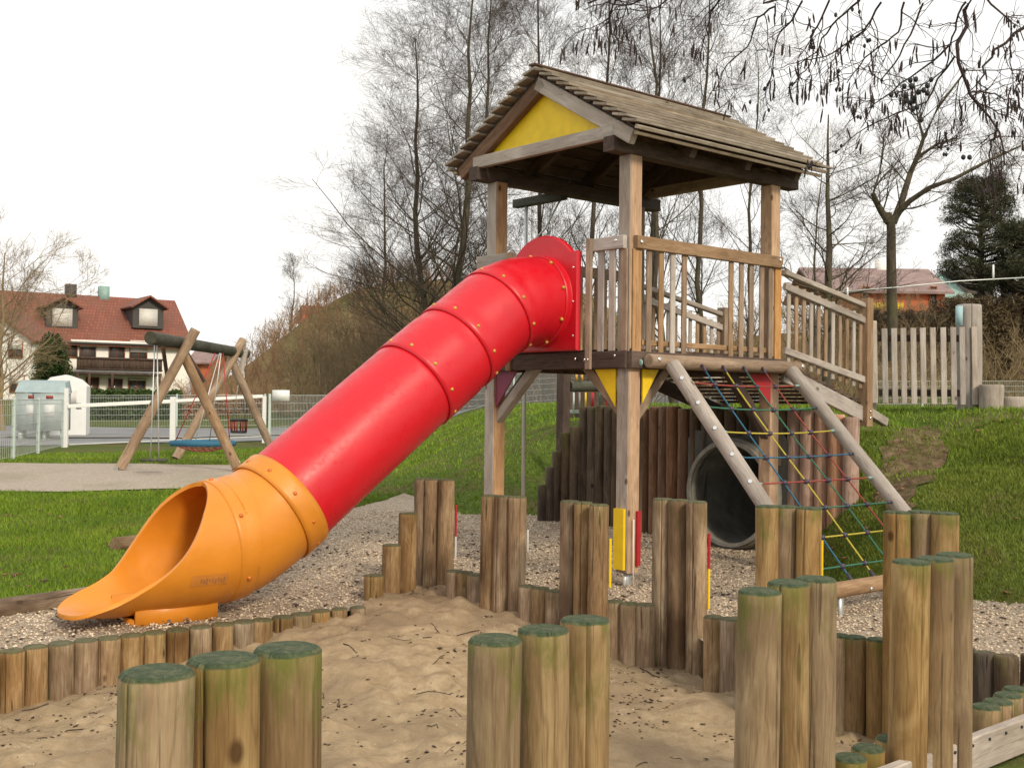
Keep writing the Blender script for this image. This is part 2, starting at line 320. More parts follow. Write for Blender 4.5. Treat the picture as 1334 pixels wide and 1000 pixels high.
# bark and twigs
def bark(name, c1, c2, green=0.):
    m, n, l, b = new_mat(name); tc = n.new('ShaderNodeTexCoord'); f = noise(n, l, mapping(n, l, tc.outputs['Object'], (1, 1, .3)), 9, 5, .65)
    c = ramp(n, l, f, [(.35, c1), (.65, c2)])
    if green: c = mixc(n, l, math_(n, l, 'MULTIPLY', ramp(n, l, noise(n, l, tc.outputs['Object'], .8, 3), [(.45, (0, 0, 0)), (.6, (1, 1, 1))]), green), c, (.09, .09, .03))
    l.new(c, b.inputs['Base Color']); b.inputs['Roughness'].default_value = .9; bump(n, l, b, f, .6, .02); return m
M['bark'] = bark('alder_bark', (.035, .027, .018), (.095, .072, .045), .35); M['twig'] = bark('alder_twigs', (.045, .03, .021), (.085, .058, .04))
M['twigwarm'] = bark('yellow_brown_twigs', (.17, .115, .06), (.32, .235, .12)); M['twigdark'] = bark('dark_twigs', (.022, .012, .011), (.05, .028, .024))
M['twigolive'] = bark('olive_brown_twigs', (.12, .085, .045), (.26, .19, .10)); M['scrub'] = bark('brown_scrub', (.26, .145, .075), (.44, .28, .15))
def leafy(name, c1, c2, sc_=3.):
    m, n, l, b = new_mat(name); ge = n.new('ShaderNodeNewGeometry'); tc = n.new('ShaderNodeTexCoord')
    f = noise(n, l, tc.outputs['Object'], sc_, 4, .6); ri = ge.outputs['Random Per Island']
    ff = math_(n, l, 'ADD', math_(n, l, 'MULTIPLY', f, .7), math_(n, l, 'MULTIPLY', ri, .35))
    l.new(ramp(n, l, ff, [(.35, c1), (.7, c2)]), b.inputs['Base Color']); b.inputs['Roughness'].default_value = .6; b.inputs['Specular IOR Level'].default_value = .2; return m
M['blade'] = leafy('grass_blades', (.085, .155, .01), (.21, .30, .022), .9)
M['bladedry'] = leafy('mossy_grass_blades', (.08, .12, .012), (.21, .25, .035), 1.4)
M['pine'] = leafy('pine_needles', (.025, .032, .016), (.085, .08, .04)); M['thuja'] = leafy('thuja_green', (.012, .03, .006), (.035, .07, .012)); M['hedge'] = leafy('hedge_leaves', (.03, .06, .012), (.08, .12, .03))
M['leafbrown'] = leafy('brown_leaves', (.05, .025, .012), (.30, .16, .07), 8.); M['yellowleaf'] = leafy('yellow_leaves', (.25, .22, .02), (.5, .42, .06))
M['debris'] = leafy('dark_plant_bits', (.022, .014, .014), (.10, .06, .04), 20.); M['chip'] = leafy('pale_wood_chips', (.45, .36, .22), (.75, .66, .48), 20.)
M['pebble'] = leafy('gravel_stones', (.29, .21, .14), (.80, .66, .49), 30.)
def ground_mat(name, stops, scale, bs, bd, big=None, rough=.95):
    m, n, l, b = new_mat(name); ge = n.new('ShaderNodeNewGeometry'); P = ge.outputs['Position']
    f = noise(n, l, P, scale, 6, .65); c = ramp(n, l, f, stops)
    if big:
        g = noise(n, l, P, big[0], 4, .6); c = mixc(n, l, math_(n, l, 'MULTIPLY', ramp(n, l, g, [(big[1], (0, 0, 0)), (big[2], (1, 1, 1))]), big[4]), c, big[3])
    l.new(c, b.inputs['Base Color']); b.inputs['Roughness'].default_value = rough; b.inputs['Specular IOR Level'].default_value = .1
    bump(n, l, b, f, bs, bd); return m, n, l, b, P, c
M['soil'] = ground_mat('lawn_ground', [(.3, (.04, .058, .012)), (.5, (.075, .11, .018)), (.7, (.12, .155, .03))], 14, .8, .03, (1.1, .46, .62, (.13, .10, .045), .8))[0]
M['sand'], n, l, b, P, c = ground_mat('sand', [(.3, (.25, .18, .105)), (.5, (.345, .255, .155)), (.72, (.45, .345, .22))], 9, 1., .02, (1.4, .44, .62, (.235, .17, .105), .85))
fn = noise(n, l, P, 160, 3, .7); c2 = mixc(n, l, ramp(n, l, fn, [(.62, (0, 0, 0)), (.75, (.9, .9, .9))]), c, (.56, .45, .31)); c2 = mixc(n, l, ramp(n, l, noise(n, l, P, 75, 3, .8), [(.3, (.8, .8, .8)), (.4, (0, 0, 0))]), c2, (.22, .15, .08)); l.new(c2, b.inputs['Base Color'])
M['gravel'], n, l, b, P, c = ground_mat('gravel', [(.3, (.26, .20, .14)), (.5, (.50, .40, .30)), (.7, (.70, .59, .46))], 45, 1., .02, (.8, .5, .7, (.28, .22, .16), .5))
vo = n.new('ShaderNodeTexVoronoi'); vo.inputs['Scale'].default_value = 55; l.new(P, vo.inputs['Vector'])
c2 = mixc(n, l, .5, c, ramp(n, l, vo.outputs['Distance'], [(.0, (.72, .61, .48)), (.45, (.42, .33, .24)), (.7, (.09, .07, .05))])); l.new(c2, b.inputs['Base Color'])
M['path'] = ground_mat('path_gravel', [(.3, (.27, .22, .175)), (.5, (.37, .31, .25)), (.7, (.46, .40, .34))], 25, .6, .02, (.7, .5, .7, (.22, .20, .13), .5))[0]
M['hill'] = ground_mat('hill_scrub_ground', [(.3, (.17, .105, .055)), (.5, (.29, .19, .10)), (.7, (.28, .24, .09))], 1.2, 1., .2, (.12, .42, .6, (.10, .12, .035), .7))[0]
# ---------------------------------------------------------------- sandpit outline: every palisade post by its head
def px_logs(lst, z, r): return [(*G(x, y, z)[:2], z, r) for x, y in lst]
Z1 = 1.0
P_O = px_logs([(550.6, 622.5), (563.7, 623.2), (581.7, 624)], .94, .073)
P_A = px_logs([(638.6, 644.2), (655.5, 645), (674.3, 646.1)], .88, .070)
P_B = px_logs([(742.8, 651.7), (760.3, 653.6), (780.5, 656.2)], .9, .071)
P_C = px_logs([(863.5, 648.7), (884, 650.2), (908, 652.5)], .94, .073)
P_D = px_logs([(1000, 658), (1025, 658.4), (1054, 660.3)], 1.0, .075)
P_G = px_logs([(1168, 665.6), (1199, 664.9), (1231.4, 667)], 1.0, .076)
P_E = px_logs([(989.3, 767.5), (1027, 756.8), (1062.7, 751.9)], .943, .079)
P_F = px_logs([(1186.5, 729.5), (1217.4, 725.7), (1243, 720.7)], .972, .079)
P_M = px_logs([(645.4, 830), (708, 817.4), (762, 804.6)], .91, .081)
P_N = px_logs([(204.6, 872.4), (291.5, 855), (374, 841.7)], 1.0, .083)
P_steps = [(*G(531.8, 667.5, .66)[:2], .66, .08), (*G(510.5, 708.7, .41)[:2], .41, .078), (*G(487, 748, .21)[:2], .21, .08)]
P_left = px_logs([(15, 846), (46, 840.4), (79, 836), (112, 832), (142, 829), (171.6, 825.5), (201, 822), (231, 818.5), (260.7, 814.7), (290, 811), (317, 808), (341.6, 805.7), (368, 802), (392.7, 798), (417.5, 793.9)], .03, .078)
P_stub = px_logs([(442, 791.5), (466, 789.5)], .04, .06)
P_OA = px_logs([(591.8, 742.4), (605, 744), (619.5, 747)], .23, .068)
P_AB = px_logs([(687, 762), (704, 764.5), (722.5, 768)], .22, .068)
P_BC = px_logs([(800, 781.8), (820, 784.4), (841, 786)], .22, .068)
P_CD = px_logs([(929.6, 802), (951, 804.5), (970, 806.5)], .22, .068)
P_DG = px_logs([(1094, 826), (1113.6, 828), (1143, 831)], .22, .068)
P_GR = px_logs([(1256, 843), (1283, 849), (1311, 853)], .22, .068)
P_EF = px_logs([(1107, 984), (1131, 971.6), (1162, 959)], .22, .068)
P_FR = px_logs([(1284, 918), (1300, 911.5), (1313, 903), (1325, 895)], .22, .068)
def interp_logs(p, q, z, r):
    p, q = np.array(p[:2]), np.array(q[:2]); k = int(round(np.linalg.norm(q - p) / (2 * r + .005))); return [(*(p + (q - p) * i / k), z, r) for i in range(1, k)]
P_NM = interp_logs(P_N[-1], P_M[0], .22, .075); P_ME = interp_logs(P_M[-1], P_E[0], .22, .075)
def chain(pts, z, r):
    o = []
    for p, q in zip(pts[:-1], pts[1:]): o += [(p[0], p[1], z, r)] + interp_logs(p, q, z, r)
    return o[1:]
P_closeL = chain([P_left[0], (-3.75, 6.3), (-3.6, 4.6), (-2.4, 3.2), P_N[0]], .05, .078)
P_closeR = chain([P_GR[-1], (3.5, 6.7), (3.75, 6.55), (3.4, 6.3), P_FR[-1]], .22, .078)
ring = [(p[0], p[1]) for p in (P_left + P_stub + P_steps[::-1] + P_O + P_OA + P_A + P_AB + P_B + P_BC + P_C + P_CD + P_D + P_DG + P_G + P_GR + P_closeR + P_FR[::-1] + P_F[::-1] + P_EF[::-1] + P_E[::-1] + P_ME[::-1] + P_M[::-1] + P_NM[::-1] + P_N[::-1] + P_closeL[::-1])]
# ---------------------------------------------------------------- terrain
WB = 3.05
wl = L(4.0, WB - .2); we = L(-.32, WB)
foot = [(60, 6.0), (9, 8.0), (4.6, 9.15), (3.5, 9.75), (3.0, 10.7), (2.95, 11.7), (3.05, 12.2)]
footL = [(wl.x - .02, wl.y + .25), (-.6, 15.3), (-1.7, 16.6), (-2.6, 20), (-4, 30), (-5, 60), (-5, 300)]
wall_line = [(3.05, 12.2), (L(.3, WB + .04).x, L(.3, WB + .04).y), (L(3.6, WB + .04).x, L(3.6, WB + .04).y), footL[0]]
mound_poly = foot + wall_line[1:-1] + footL + [(300, 300), (300, 6)]
def T(X, Y):
    X = np.asarray(X, float); Y = np.asarray(Y, float)
    h = np.interp(Y, [0, 13.2, 19.4, 28, 35, 50, 70, 100, 300], [0, 0, .40, .42, .55, .8, 1.3, 1.6, 2.])
    h = np.where(X < -30, h, h)
    ins = inside(X, Y, mound_poly)
    dR = segdist(X, Y, foot); dL = segdist(X, Y, footL)
    wR = np.interp(X, [2.6, 3.4, 5.0], [1.1, 1.7, 3.9]); fR = smooth(dR / wR * .5 + 0) * 2; fR = np.clip(np.where(dR < wR, 1 - (1 - dR / wR) ** 1.5, 1), 0, 1)
    fL = smooth(dL / 4.2)
    nz = .10 * fbm(X * .8, Y * .8, 4) + .03 * fbm(X * 3.5, Y * 3.5, 3)
    top = 1.56 + .0 * X
    hm = np.minimum(fR, fL) * np.maximum(top - h, 0) 
    h = h + np.where(ins, hm + nz * np.clip(np.minimum(dR, dL), 0, 1), 0)
    h = h + np.where(ins, 0, .02 * fbm(X * 1.2, Y * 1.2, 3)) * (Y > 8)
    # wooded rise behind, left of the tower, and the slope on the far right
    hl = smooth((Y - 50) / 26) * 8.2 * np.exp(-((X + 3) / 12.5) ** 4) ; h = h + hl
    h = h + smooth((Y - 44) / 40) * 5.2 * smooth((X - 9) / 9)
    return h
def axis(lo, hi, f0, f1, step, growth=1.16):
    m = list(np.arange(f0, f1, step)); s = step; x = m[-1]
    while x < hi: s *= growth; x += s; m.append(x)
    s = step; x = m[0]; q = []
    while x > lo: s *= growth; x -= s; q.append(x)
    return np.array(q[::-1] + m)
xs = axis(-420, 420, -6, 9, .09, 1.07); ys = axis(-30, 600, 1.5, 17.5, .09, 1.05)
GX, GY = np.meshgrid(xs, ys); GZ = T(GX, GY)
ringin = inside(GX, GY, ring); GZ = np.where(ringin, -.75, GZ)
nx_, ny_ = len(xs), len(ys); idx = np.arange(nx_ * ny_).reshape(ny_, nx_)
Q = np.stack([idx[:-1, :-1], idx[:-1, 1:], idx[1:, 1:], idx[1:, :-1]], -1).reshape(-1, 4)
cx_ = GX[:-1, :-1].ravel() + .045; cy_ = GY[:-1, :-1].ravel() + .045; A_, B_ = AB(cx_, cy_)
keep = ~((np.abs(A_ - 1.15) < .52) & (B_ > 2.97) & (B_ < 3.25))
m = mesh_np('lawn', np.stack([GX.ravel(), GY.ravel(), GZ.ravel()], 1), Q[keep])
m.materials.append(M['soil']); m.materials.append(M['hill'])
pc = np.stack([GX[:-1, :-1].ravel(), GY[:-1, :-1].ravel()], 1)[keep]
m.polygons.foreach_set('material_index', ((pc[:, 1] > 52) & (pc[:, 0] > -17)).astype(np.int32))
lawn = place('lawn', m, None, sm=True); tag(lawn, kind='structure')
def sheet(name, poly, res, off, mat, zf=T, bumpf=None, kind='structure', snap=True):
    P_ = np.array(poly); x0, y0 = P_.min(0); x1, y1 = P_.max(0)
    X, Y = np.meshgrid(np.arange(x0 - res, x1 + 2 * res, res), np.arange(y0 - res, y1 + 2 * res, res)); sh = X.shape
    c = inside(X[:-1, :-1] + res / 2, Y[:-1, :-1] + res / 2, poly); ix = np.arange(X.size).reshape(sh)
    q = np.stack([ix[:-1, :-1], ix[:-1, 1:], ix[1:, 1:], ix[1:, :-1]], -1)[c]
    cnt = np.bincount(q.ravel(), minlength=X.size).reshape(sh); bd = (cnt > 0) & (cnt < 4)
    if snap:
        cl = list(poly) + [poly[0]]; nx2, ny2 = nearest_on(X, Y, cl); near = bd & (np.hypot(nx2 - X, ny2 - Y) < res)
        X = np.where(near, nx2, X); Y = np.where(near, ny2, Y)
    Z = zf(X, Y) + off
    if bumpf is not None: Z = Z + bumpf(X, Y)
    us = np.unique(q); mp_ = np.full(X.size, -1); mp_[us] = np.arange(len(us))
    m = mesh_np(name, np.stack([X.ravel(), Y.ravel(), Z.ravel()], 1)[us], mp_[q]); o = place(name, m, mat, sm=True); tag(o, kind=kind); return o
# sand
ctrl = np.array([(-3.1, 7.2, -.34), (-2.5, 7.5, -.33), (-1.9, 8.1, -.2), (-1.5, 8.6, -.1), (-1.3, 8.8, -.03), (-.9, 9.5, -.02), (-.6, 9.8, -.01), (-.1, 9.3, -.02), (.1, 8.9, -.05), (.45, 8.5, -.12), (.75, 8.3, -.16), (.95, 8.2, -.24), (1.2, 8.0, -.27), (1.4, 7.6, -.23), (2.0, 7.0, -.38), (3, 6.4, -.4),
    (-.5, 3, -.35), (.3, 3.9, -.35), (1.2, 4.7, -.33), (-.6, 6.5, -.22), (.5, 6, -.3), (-1, 8.5, -.05), (-.8, 9.0, 0.), (-3.4, 5, -.35), (1.2, 6.3, -.31), (-1.7, 5, -.33)])
def sandz(X, Y):
    s = 0; wsum = 0
    for x, y, z in ctrl: w_ = 1 / (((X - x) ** 2 + (Y - y) ** 2) + .06) ** 1.6; s = s + w_ * z; wsum = wsum + w_
    return s / wsum
_dn = [(rng.uniform(-3.2, 2.4), rng.uniform(3.2, 9), rng.uniform(0, 3.14), rng.uniform(.06, .13), rng.uniform(.035, .055), rng.uniform(.015, .04)) for _ in range(150)]
def dents(X, Y):
    z = 0 * X
    for x, y, a, p, q, dp in _dn:
        u = (X - x) * math.cos(a) + (Y - y) * math.sin(a); v = -(X - x) * math.sin(a) + (Y - y) * math.cos(a); e = (u / p) ** 2 + (v / q) ** 2; z = z - dp * np.exp(-e) + .5 * dp * np.exp(-(np.sqrt(e) - 1.7) ** 2 * 3)
    return z
def sandb(X, Y): return dents(X, Y) + .025 * np.exp(-segdist(X, Y, ring + [ring[0]]) / .12) * (.6 + fbm(X * 3, Y * 3, 2)) + .06 * fbm(X * 1.5, Y * 1.5, 3) + .055 * fbm(X * 5, Y * 5, 3) + .022 * fbm(X * 15, Y * 15, 2)
sand = sheet('sand', ring, .035, 0, M['sand'], sandz, sandb)
# gravel round the tower, outside the pit
gpoly = [G(-120, 818)[:2], (-3.74, 8.62), G(90, 788)[:2], (-3.6, 10.5), (-4.0, 12.5), G(440, 681)[:2], (-1.55, 17.0), (-.6, 15.25), (.3, 15.3)] + [tuple(L(a, 3.0)[:2]) for a in (3.5, 2.5, 1.5, .6)] + [(2.9, 11.7), (2.95, 10.7), (3.45, 9.8), (4.6, 9.2), (9, 8.05), (9, 6.2), (3.75, 6.5)]
rgap = [(p[0], p[1]) for p in (P_left + P_stub + P_steps[::-1] + P_O + P_OA + P_A + P_AB + P_B + P_BC + P_C + P_CD + P_D + P_DG + P_G + P_GR + P_closeR[:6])]
gpoly = gpoly + rgap[::-1] + [(-5.2, 6.6)]
gravel = sheet('gravel_bed', gpoly, .09, .012, M['gravel'], T, lambda X, Y: .012 * fbm(X * 6, Y * 6, 3))
path_poly = [(-30, 16.2), (-12, 16.5), (-6.5, 16.9), (-4.4, 17.5), (-3.9, 18.6), (-4.1, 20.4), (-5, 21.4), (-7.5, 21.3), (-13, 20.4), (-30, 19.8)]
sheet('gravel_path', path_poly, .2, .015, M['path'])
sheet('road', [(-60, 24), (-15.5, 24.5), (-11.4, 28.6), (-7, 31.5), (2, 40), (12, 55), (12, 63), (0, 50), (-9, 39.5), (-25, 39), (-60, 38)], .5, .02, M['asphalt'])
sheet('kerb_strip', [(-22, 30.2), (-9, 32.4), (0, 41.5), (0, 42.2), (-9, 33), (-22, 30.8)], .25, .05, M['concrete'])
sheet('tunnel_floor', [tuple(L(a, b)[:2]) for a, b in ((.6, 2.8), (2.2, 2.8), (2.2, 3.3), (.6, 3.3))], .09, .006, M['gravel'], lambda X, Y: 0 * X)
def hitT(x, y):      # where a line of sight meets the terrain
    d = Vector(ray(x, y)); d /= d.y
    for Y in np.arange(6, 60, .04):
        if CZ + d.z * Y < float(T(d.x * Y, Y)): return (d.x * Y, float(Y))
    return (d.x * 60, 60.)
M['earth'] = ground_mat('bare_earth', [(.3, (.07, .042, .024)), (.5, (.17, .11, .065)), (.7, (.27, .19, .12))], 9, 1., .08, (2.6, .5, .62, (.08, .095, .022), .6))[0]
earth_poly = [hitT(x, y) for x, y in ((1140, 585), (1172, 566), (1200, 558), (1222, 566), (1228, 590), (1205, 622), (1196, 660), (1165, 672), (1142, 650), (1150, 615))]
_o = []
for (x0, y0), (x1, y1) in zip(earth_poly, earth_poly[1:] + earth_poly[:1]):
    for k in range(5): _o.append((x0 + (x1 - x0) * k / 5 + rng.uniform(-.09, .09), y0 + (y1 - y0) * k / 5 + rng.uniform(-.09, .09)))
sheet('bare_earth', _o, .07, .006, M['earth'], T, lambda X, Y: .02 * (fbm(X * 5, Y * 5, 3) + .4) + .004)
# grass blades
def blades(name, n_, xr, yr, test, h, wd, mat, zf=T):
    X = rng.uniform(*xr, n_); Y = rng.uniform(*yr, n_); k = test(X, Y); X, Y = X[k], Y[k]; Z = zf(X, Y) - .006; n2 = len(X)
    hh = h * rng.uniform(.45, 1.25, n2) * (1 + .7 * fbm(X * 1.1, Y * 1.1, 2)); an = rng.uniform(0, 2 * np.pi, n2); ww = wd * rng.uniform(.6, 1.3, n2); le = rng.uniform(-.7, .7, (n2, 2)) * hh[:, None]
    p = np.stack([X, Y, Z], 1); d = np.stack([np.cos(an) * ww, np.sin(an) * ww, np.zeros(n2)], 1)
    V = np.stack([p - d, p + d, p + np.stack([le[:, 0], le[:, 1], hh], 1)], 1).reshape(-1, 3)
    m = mesh_np(name, V, np.arange(n2 * 3).reshape(-1, 3)); return place(name, m, mat)
def is_grass(X, Y): return ~inside(X, Y, gpoly) & ~inside(X, Y, ring) & ~inside(X, Y, path_poly)
pipe_zone = lambda X, Y: (lambda ab: ~((np.abs(ab[0] - 1.4) < 3) & (ab[1] < 3.2) & (ab[1] > 2)))(AB(X, Y))
dirt = lambda X, Y: ((~inside(X, Y, earth_poly) & (segdist(X, Y, earth_poly) > .18 * rng.random(np.shape(X)))) | (fbm(X * 5, Y * 5, 2) > .17))
g = blades('grass', 200000, (-10, -1.2), (7, 17), lambda X, Y: is_grass(X, Y) & (X / Y > -.72), .05, .005, M['blade']); tag(g, 'short green lawn left of the orange slide mouth', 'grass', kind='stuff')
g = blades('grass', 120000, (-15, 4), (15, 31), lambda X, Y: is_grass(X, Y) & (X / Y > -.6) & (Y < 26.5 + .9 * (X + 8)), .06, .009, M['blade']); tag(g, 'green grass beyond the gravel path and on the back of the mound', 'grass', kind='stuff')
g = blades('grass', 190000, (2.3, 8), (9, 13.8), lambda X, Y: is_grass(X, Y) & (X / Y < .52) & dirt(X, Y), .045, .005, M['bladedry']); tag(g, 'mossy thin grass on the mound slope right of the climbing net', 'grass', kind='stuff')
g = blades('grass', 70000, (3, 12), (12, 24), lambda X, Y: is_grass(X, Y) & (X / Y < .52), .06, .008, M['blade']); tag(g, 'bright green grass on top of the mound before the picket fence', 'grass', kind='stuff')
# pebbles
def pebbles(name, n_, xr, yr, test, r0, r1, mat, zf, fl=.6, off=0.):
    X = rng.uniform(*xr, n_); Y = rng.uniform(*yr, n_); k = test(X, Y); X, Y = X[k], Y[k]; n2 = len(X); Z = zf(X, Y) + off
    r = rng.uniform(r0, r1, n2); base = np.array([(1, 0, 0), (0, 1, 0), (-1, 0, 0), (0, -1, 0), (0, 0, 1), (0, 0, -1)], float)
    V = base[None] * (1 + rng.uniform(-.35, .35, (n2, 6, 1))) * r[:, None, None] * np.array([1, 1, fl]); an = rng.uniform(0, 6.28, n2); c, s = np.cos(an), np.sin(an)
    tl = rng.uniform(-.5, .5, (n2, 1)); V[:, :, 2] += V[:, :, 0] * tl
    V = np.stack([V[:, :, 0] * c[:, None] * 1.3 - V[:, :, 1] * s[:, None], V[:, :, 0] * s[:, None] * 1.3 + V[:, :, 1] * c[:, None], V[:, :, 2]], 2) + np.stack([X, Y, Z], 1)[:, None]
    fc = np.array([(0, 1, 4), (1, 2, 4), (2, 3, 4), (3, 0, 4), (1, 0, 5), (2, 1, 5), (3, 2, 5), (0, 3, 5)])
    m = mesh_np(name, V.reshape(-1, 3), (fc[None] + 6 * np.arange(n2)[:, None, None]).reshape(-1, 3)); return place(name, m, mat)
gr = pebbles('gravel_stones', 75000, (-4.5, 6), (6.3, 15.5), lambda X, Y: inside(X, Y, gpoly) & (segdist(X, Y, rgap) > .1) & (X / Y < .5) & (X / Y > -.47), .005, .0135, M['pebble'], T, .6, .018)
tag(gr, 'loose pale gravel stones lying round the tower and slide foot', 'gravel', kind='stuff')
sin_ = lambda X, Y: inside(X, Y, ring) & (segdist(X, Y, ring + [ring[0]]) > .09) & (X / Y < .5) & (X / Y > -.47)
clump = lambda t: (lambda X, Y: sin_(X, Y) & (fbm(X * 1.6 + 9, Y * 1.6, 3) + .9 * fbm(X * 6, Y * 11, 2) + .4 * rng.random(X.shape) > t))
sz = lambda X, Y: sandz(X, Y) + sandb(X, Y)
tag(pebbles('plant_litter', 15000, (-3.5, 3.5), (3, 10), clump(.34), .003, .015, M['debris'], sz, .3, .003), 'dark bits of leaf and twig strewn over the sand', 'litter', kind='stuff')
tag(pebbles('pale_chips', 5000, (-3.5, 3.5), (3, 10), clump(.3), .0025, .006, M['chip'], sz, .5, .002), 'tiny pale chips sprinkled over the sand', 'chips', kind='stuff')
tag(pebbles('gravel_litter', 3200, (-4, 5), (6.5, 14), lambda X, Y: inside(X, Y, gpoly) & (segdist(X, Y, rgap) > .1) & (fbm(X * 1.3, Y * 1.3, 2) > -.12), .006, .022, M['debris'], T, .3, .026), 'dark dead leaves scattered on the gravel', 'litter', kind='stuff')
# thin twigs lying on the sand
a = Acc()
for i in range(150):
    x, y = rng.uniform(-3, 2), rng.uniform(3.4, 8.5)
    if not bool(sin_(np.array([x]), np.array([y]))[0]): continue
    t = rng.uniform(0, 6.28); ln = rng.uniform(.05, .28); pts = []
    for k in range(4):
        q = k / 3; px_, py_ = x + ln * q * math.cos(t) + rng.uniform(-.01, .01), y + ln * q * math.sin(t) + rng.uniform(-.01, .01)
        pts.append((px_, py_, float(sz(np.array(px_), np.array(py_))) + .004))
    a.tube(pts, rng.uniform(.0015, .0035), 4)
tag(place('twig_litter', a.mesh('twig_litter'), M['debris']), 'thin dry twigs lying on the sand', 'twigs', kind='stuff')
tag(pebbles('fallen_leaves', 700, (-8, 8), (8.6, 16), lambda X, Y: is_grass(X, Y) & (X / Y < .5), .012, .035, M['leafbrown'], T, .25, .03), 'brown fallen leaves dotted over the grass', 'leaves', kind='stuff')
# ---------------------------------------------------------------- palisades
seed = [100]
def palisade(name, logs, label, cat, group, mat, ln=1.5, board=None, groove=0.):
    c = np.mean([(p[0], p[1]) for p in logs], 0); z0 = float(T(*logs[0][:2])) if ln > 1 else 0
    t = thing(name, (c[0], c[1], -.35), label, cat, group)
    for i, (x, y, z, r) in enumerate(logs):
        seed[0] += 1; tl = rng.uniform(-.012, .012, 2); q = math.pi * 1.5 + rng.uniform(-.7, .7)
        place('log', log_mesh(r, z + .7, seed[0], 26, q if rng.random() < groove else False), mat, Matrix.Translation((x, y, z)) @ Matrix.Rotation(tl[0], 4, 'X') @ Matrix.Rotation(tl[1], 4, 'Y'), t)
    return t
tall = 'tall groups of three posts round the sandpit'; low = 'rows of low posts edging the sandpit'
tN = palisade('post_group', P_N, 'three thick tall posts with green tops in the bottom left, nearest the camera', 'posts', tall, M['log'], groove=.6)
tM = palisade('post_group', P_M, 'three thick cracked posts with green tops at the bottom centre', 'posts', tall, M['log'], groove=.9)
tE = palisade('post_group', P_E, 'three tall knotty posts directly before the row of posts below the net, bottom right', 'posts', tall, M['log'], groove=.4)
tF = palisade('post_group', P_F, 'three tall greenish posts beside the sawn plank at the right', 'posts', tall, M['log'], groove=.4)
tO = palisade('post_group', P_O, 'three tall pale posts at the top of the stepped posts, beside the red tube', 'posts', tall, M['logold'], groove=.6)
tA = palisade('post_group', P_A, 'three tall posts below the left tower leg', 'posts', tall, M['logold'], groove=.6)
tB = palisade('post_group', P_B, 'three tall posts just left of the yellow board on the tower leg', 'posts', tall, M['logold'], groove=.6)
tC = palisade('post_group', P_C, 'three tall posts standing before the concrete pipe', 'posts', tall, M['logold'], groove=.6)
tD = palisade('post_group', P_D, 'three tall posts at the foot of the near net pole', 'posts', tall, M['log'], groove=.6)
tG = palisade('post_group', P_G, 'three dark mossy posts at the foot of the far net pole', 'posts', tall, M['log'], groove=.5)
palisade('stepped_posts', P_steps, 'three posts rising like steps to the tall pale group beside the red tube', 'posts', None, M['logold'], groove=.5)
palisade('low_posts', P_left, 'curved row of low stained posts holding the gravel under the orange slide mouth', 'posts', low, M['logold'], groove=.3)
palisade('low_posts', P_stub, 'two low stumps barely out of the gravel beside the sand heap', 'posts', low, M['logold'])
palisade('low_posts', P_OA, 'three low posts between the tall pale group and the group below the left tower leg', 'posts', low, M['logold'])
palisade('low_posts', P_AB, 'three low posts between the second and third tall groups of the far row', 'posts', low, M['logold'])
palisade('low_posts', P_BC, 'three low posts below the yellow board of the front tower leg', 'posts', low, M['logold'])
palisade('low_posts', P_CD, 'low posts between the group before the pipe and the group at the near net pole', 'posts', low, M['logold'])
palisade('low_posts', P_DG, 'low posts standing under the bottom log of the net', 'posts', low, M['log'])
palisade('low_posts', P_GR + P_closeR, 'dark low posts at the right edge behind the green topped stumps', 'posts', low, M['logwall'])
palisade('low_posts', P_EF, 'low green topped stumps between the two near right tall groups', 'posts', low, M['log'])
palisade('low_posts', P_FR, 'low green topped stumps behind the sawn plank at the right edge', 'posts', low, M['log'])
palisade('low_posts', P_NM, 'low posts joining the bottom left tall group to the bottom centre one', 'posts', low, M['log'])
palisade('low_posts', P_ME, 'low posts joining the bottom centre tall group to the knotty one', 'posts', low, M['log'])
palisade('low_posts', P_closeL, 'low posts closing the sandpit outside the left of the view', 'posts', low, M['log'])
# painted boards on the backs of some groups
def back_board(t, logs, parts, side=1.0):
    p, q = Vector(logs[0][:2]), Vector(logs[-1][:2]); d = (q - p).normalized(); nrm = Vector((-d.y, d.x))
    if nrm.y < 0: nrm = -nrm
    e = q + d * (logs[-1][3] - .004) + nrm * .05
    for (z0, z1, mat) in parts:
        beam('board', (e.x, e.y, z0), (e.x, e.y, z1), .016, .02, mat, t, up=(-d.y, d.x, 0))
back_board(tO, P_O, [(.45, .72, M['reddark']), (.26, .447, M['shutter'])]); back_board(tA, P_A, [(.45, .62, M['shutter'])])
back_board(tB, P_B, [(.32, .66, M['yellow'])]); back_board(tC, P_C, [(.48, .72, M['reddark']), (.2, .477, M['yellow'])])
back_board(tD, P_D, [(.5, .80, M['yellow'])]); back_board(tG, P_G, [(.35, .72, M['white'])])
# sawn plank before the stumps
A0, A1 = Vector(G(1140, 1004, .17)), Vector(G(1375, 917, .17)); t = thing('edge_plank', (A0 + A1) / 2 - Vector((0, 0, .17)), 'weathered sawn plank with bolts before the stumps, bottom right corner', 'plank')
beam('board', (A0.x, A0.y, .09), (A1.x, A1.y, .09), .05, .16, M['grey'], t)
d = (A1 - A0).normalized(); nrm = Vector((d.y, -d.x, 0))
for k in range(9):
    p = A0 + d * (.12 + k * .155); rod('bolt', [p + nrm * .024 + Vector((0, 0, -.03)), p + nrm * .031 + Vector((0, 0, -.03))], .007, M['black'], t, 8)
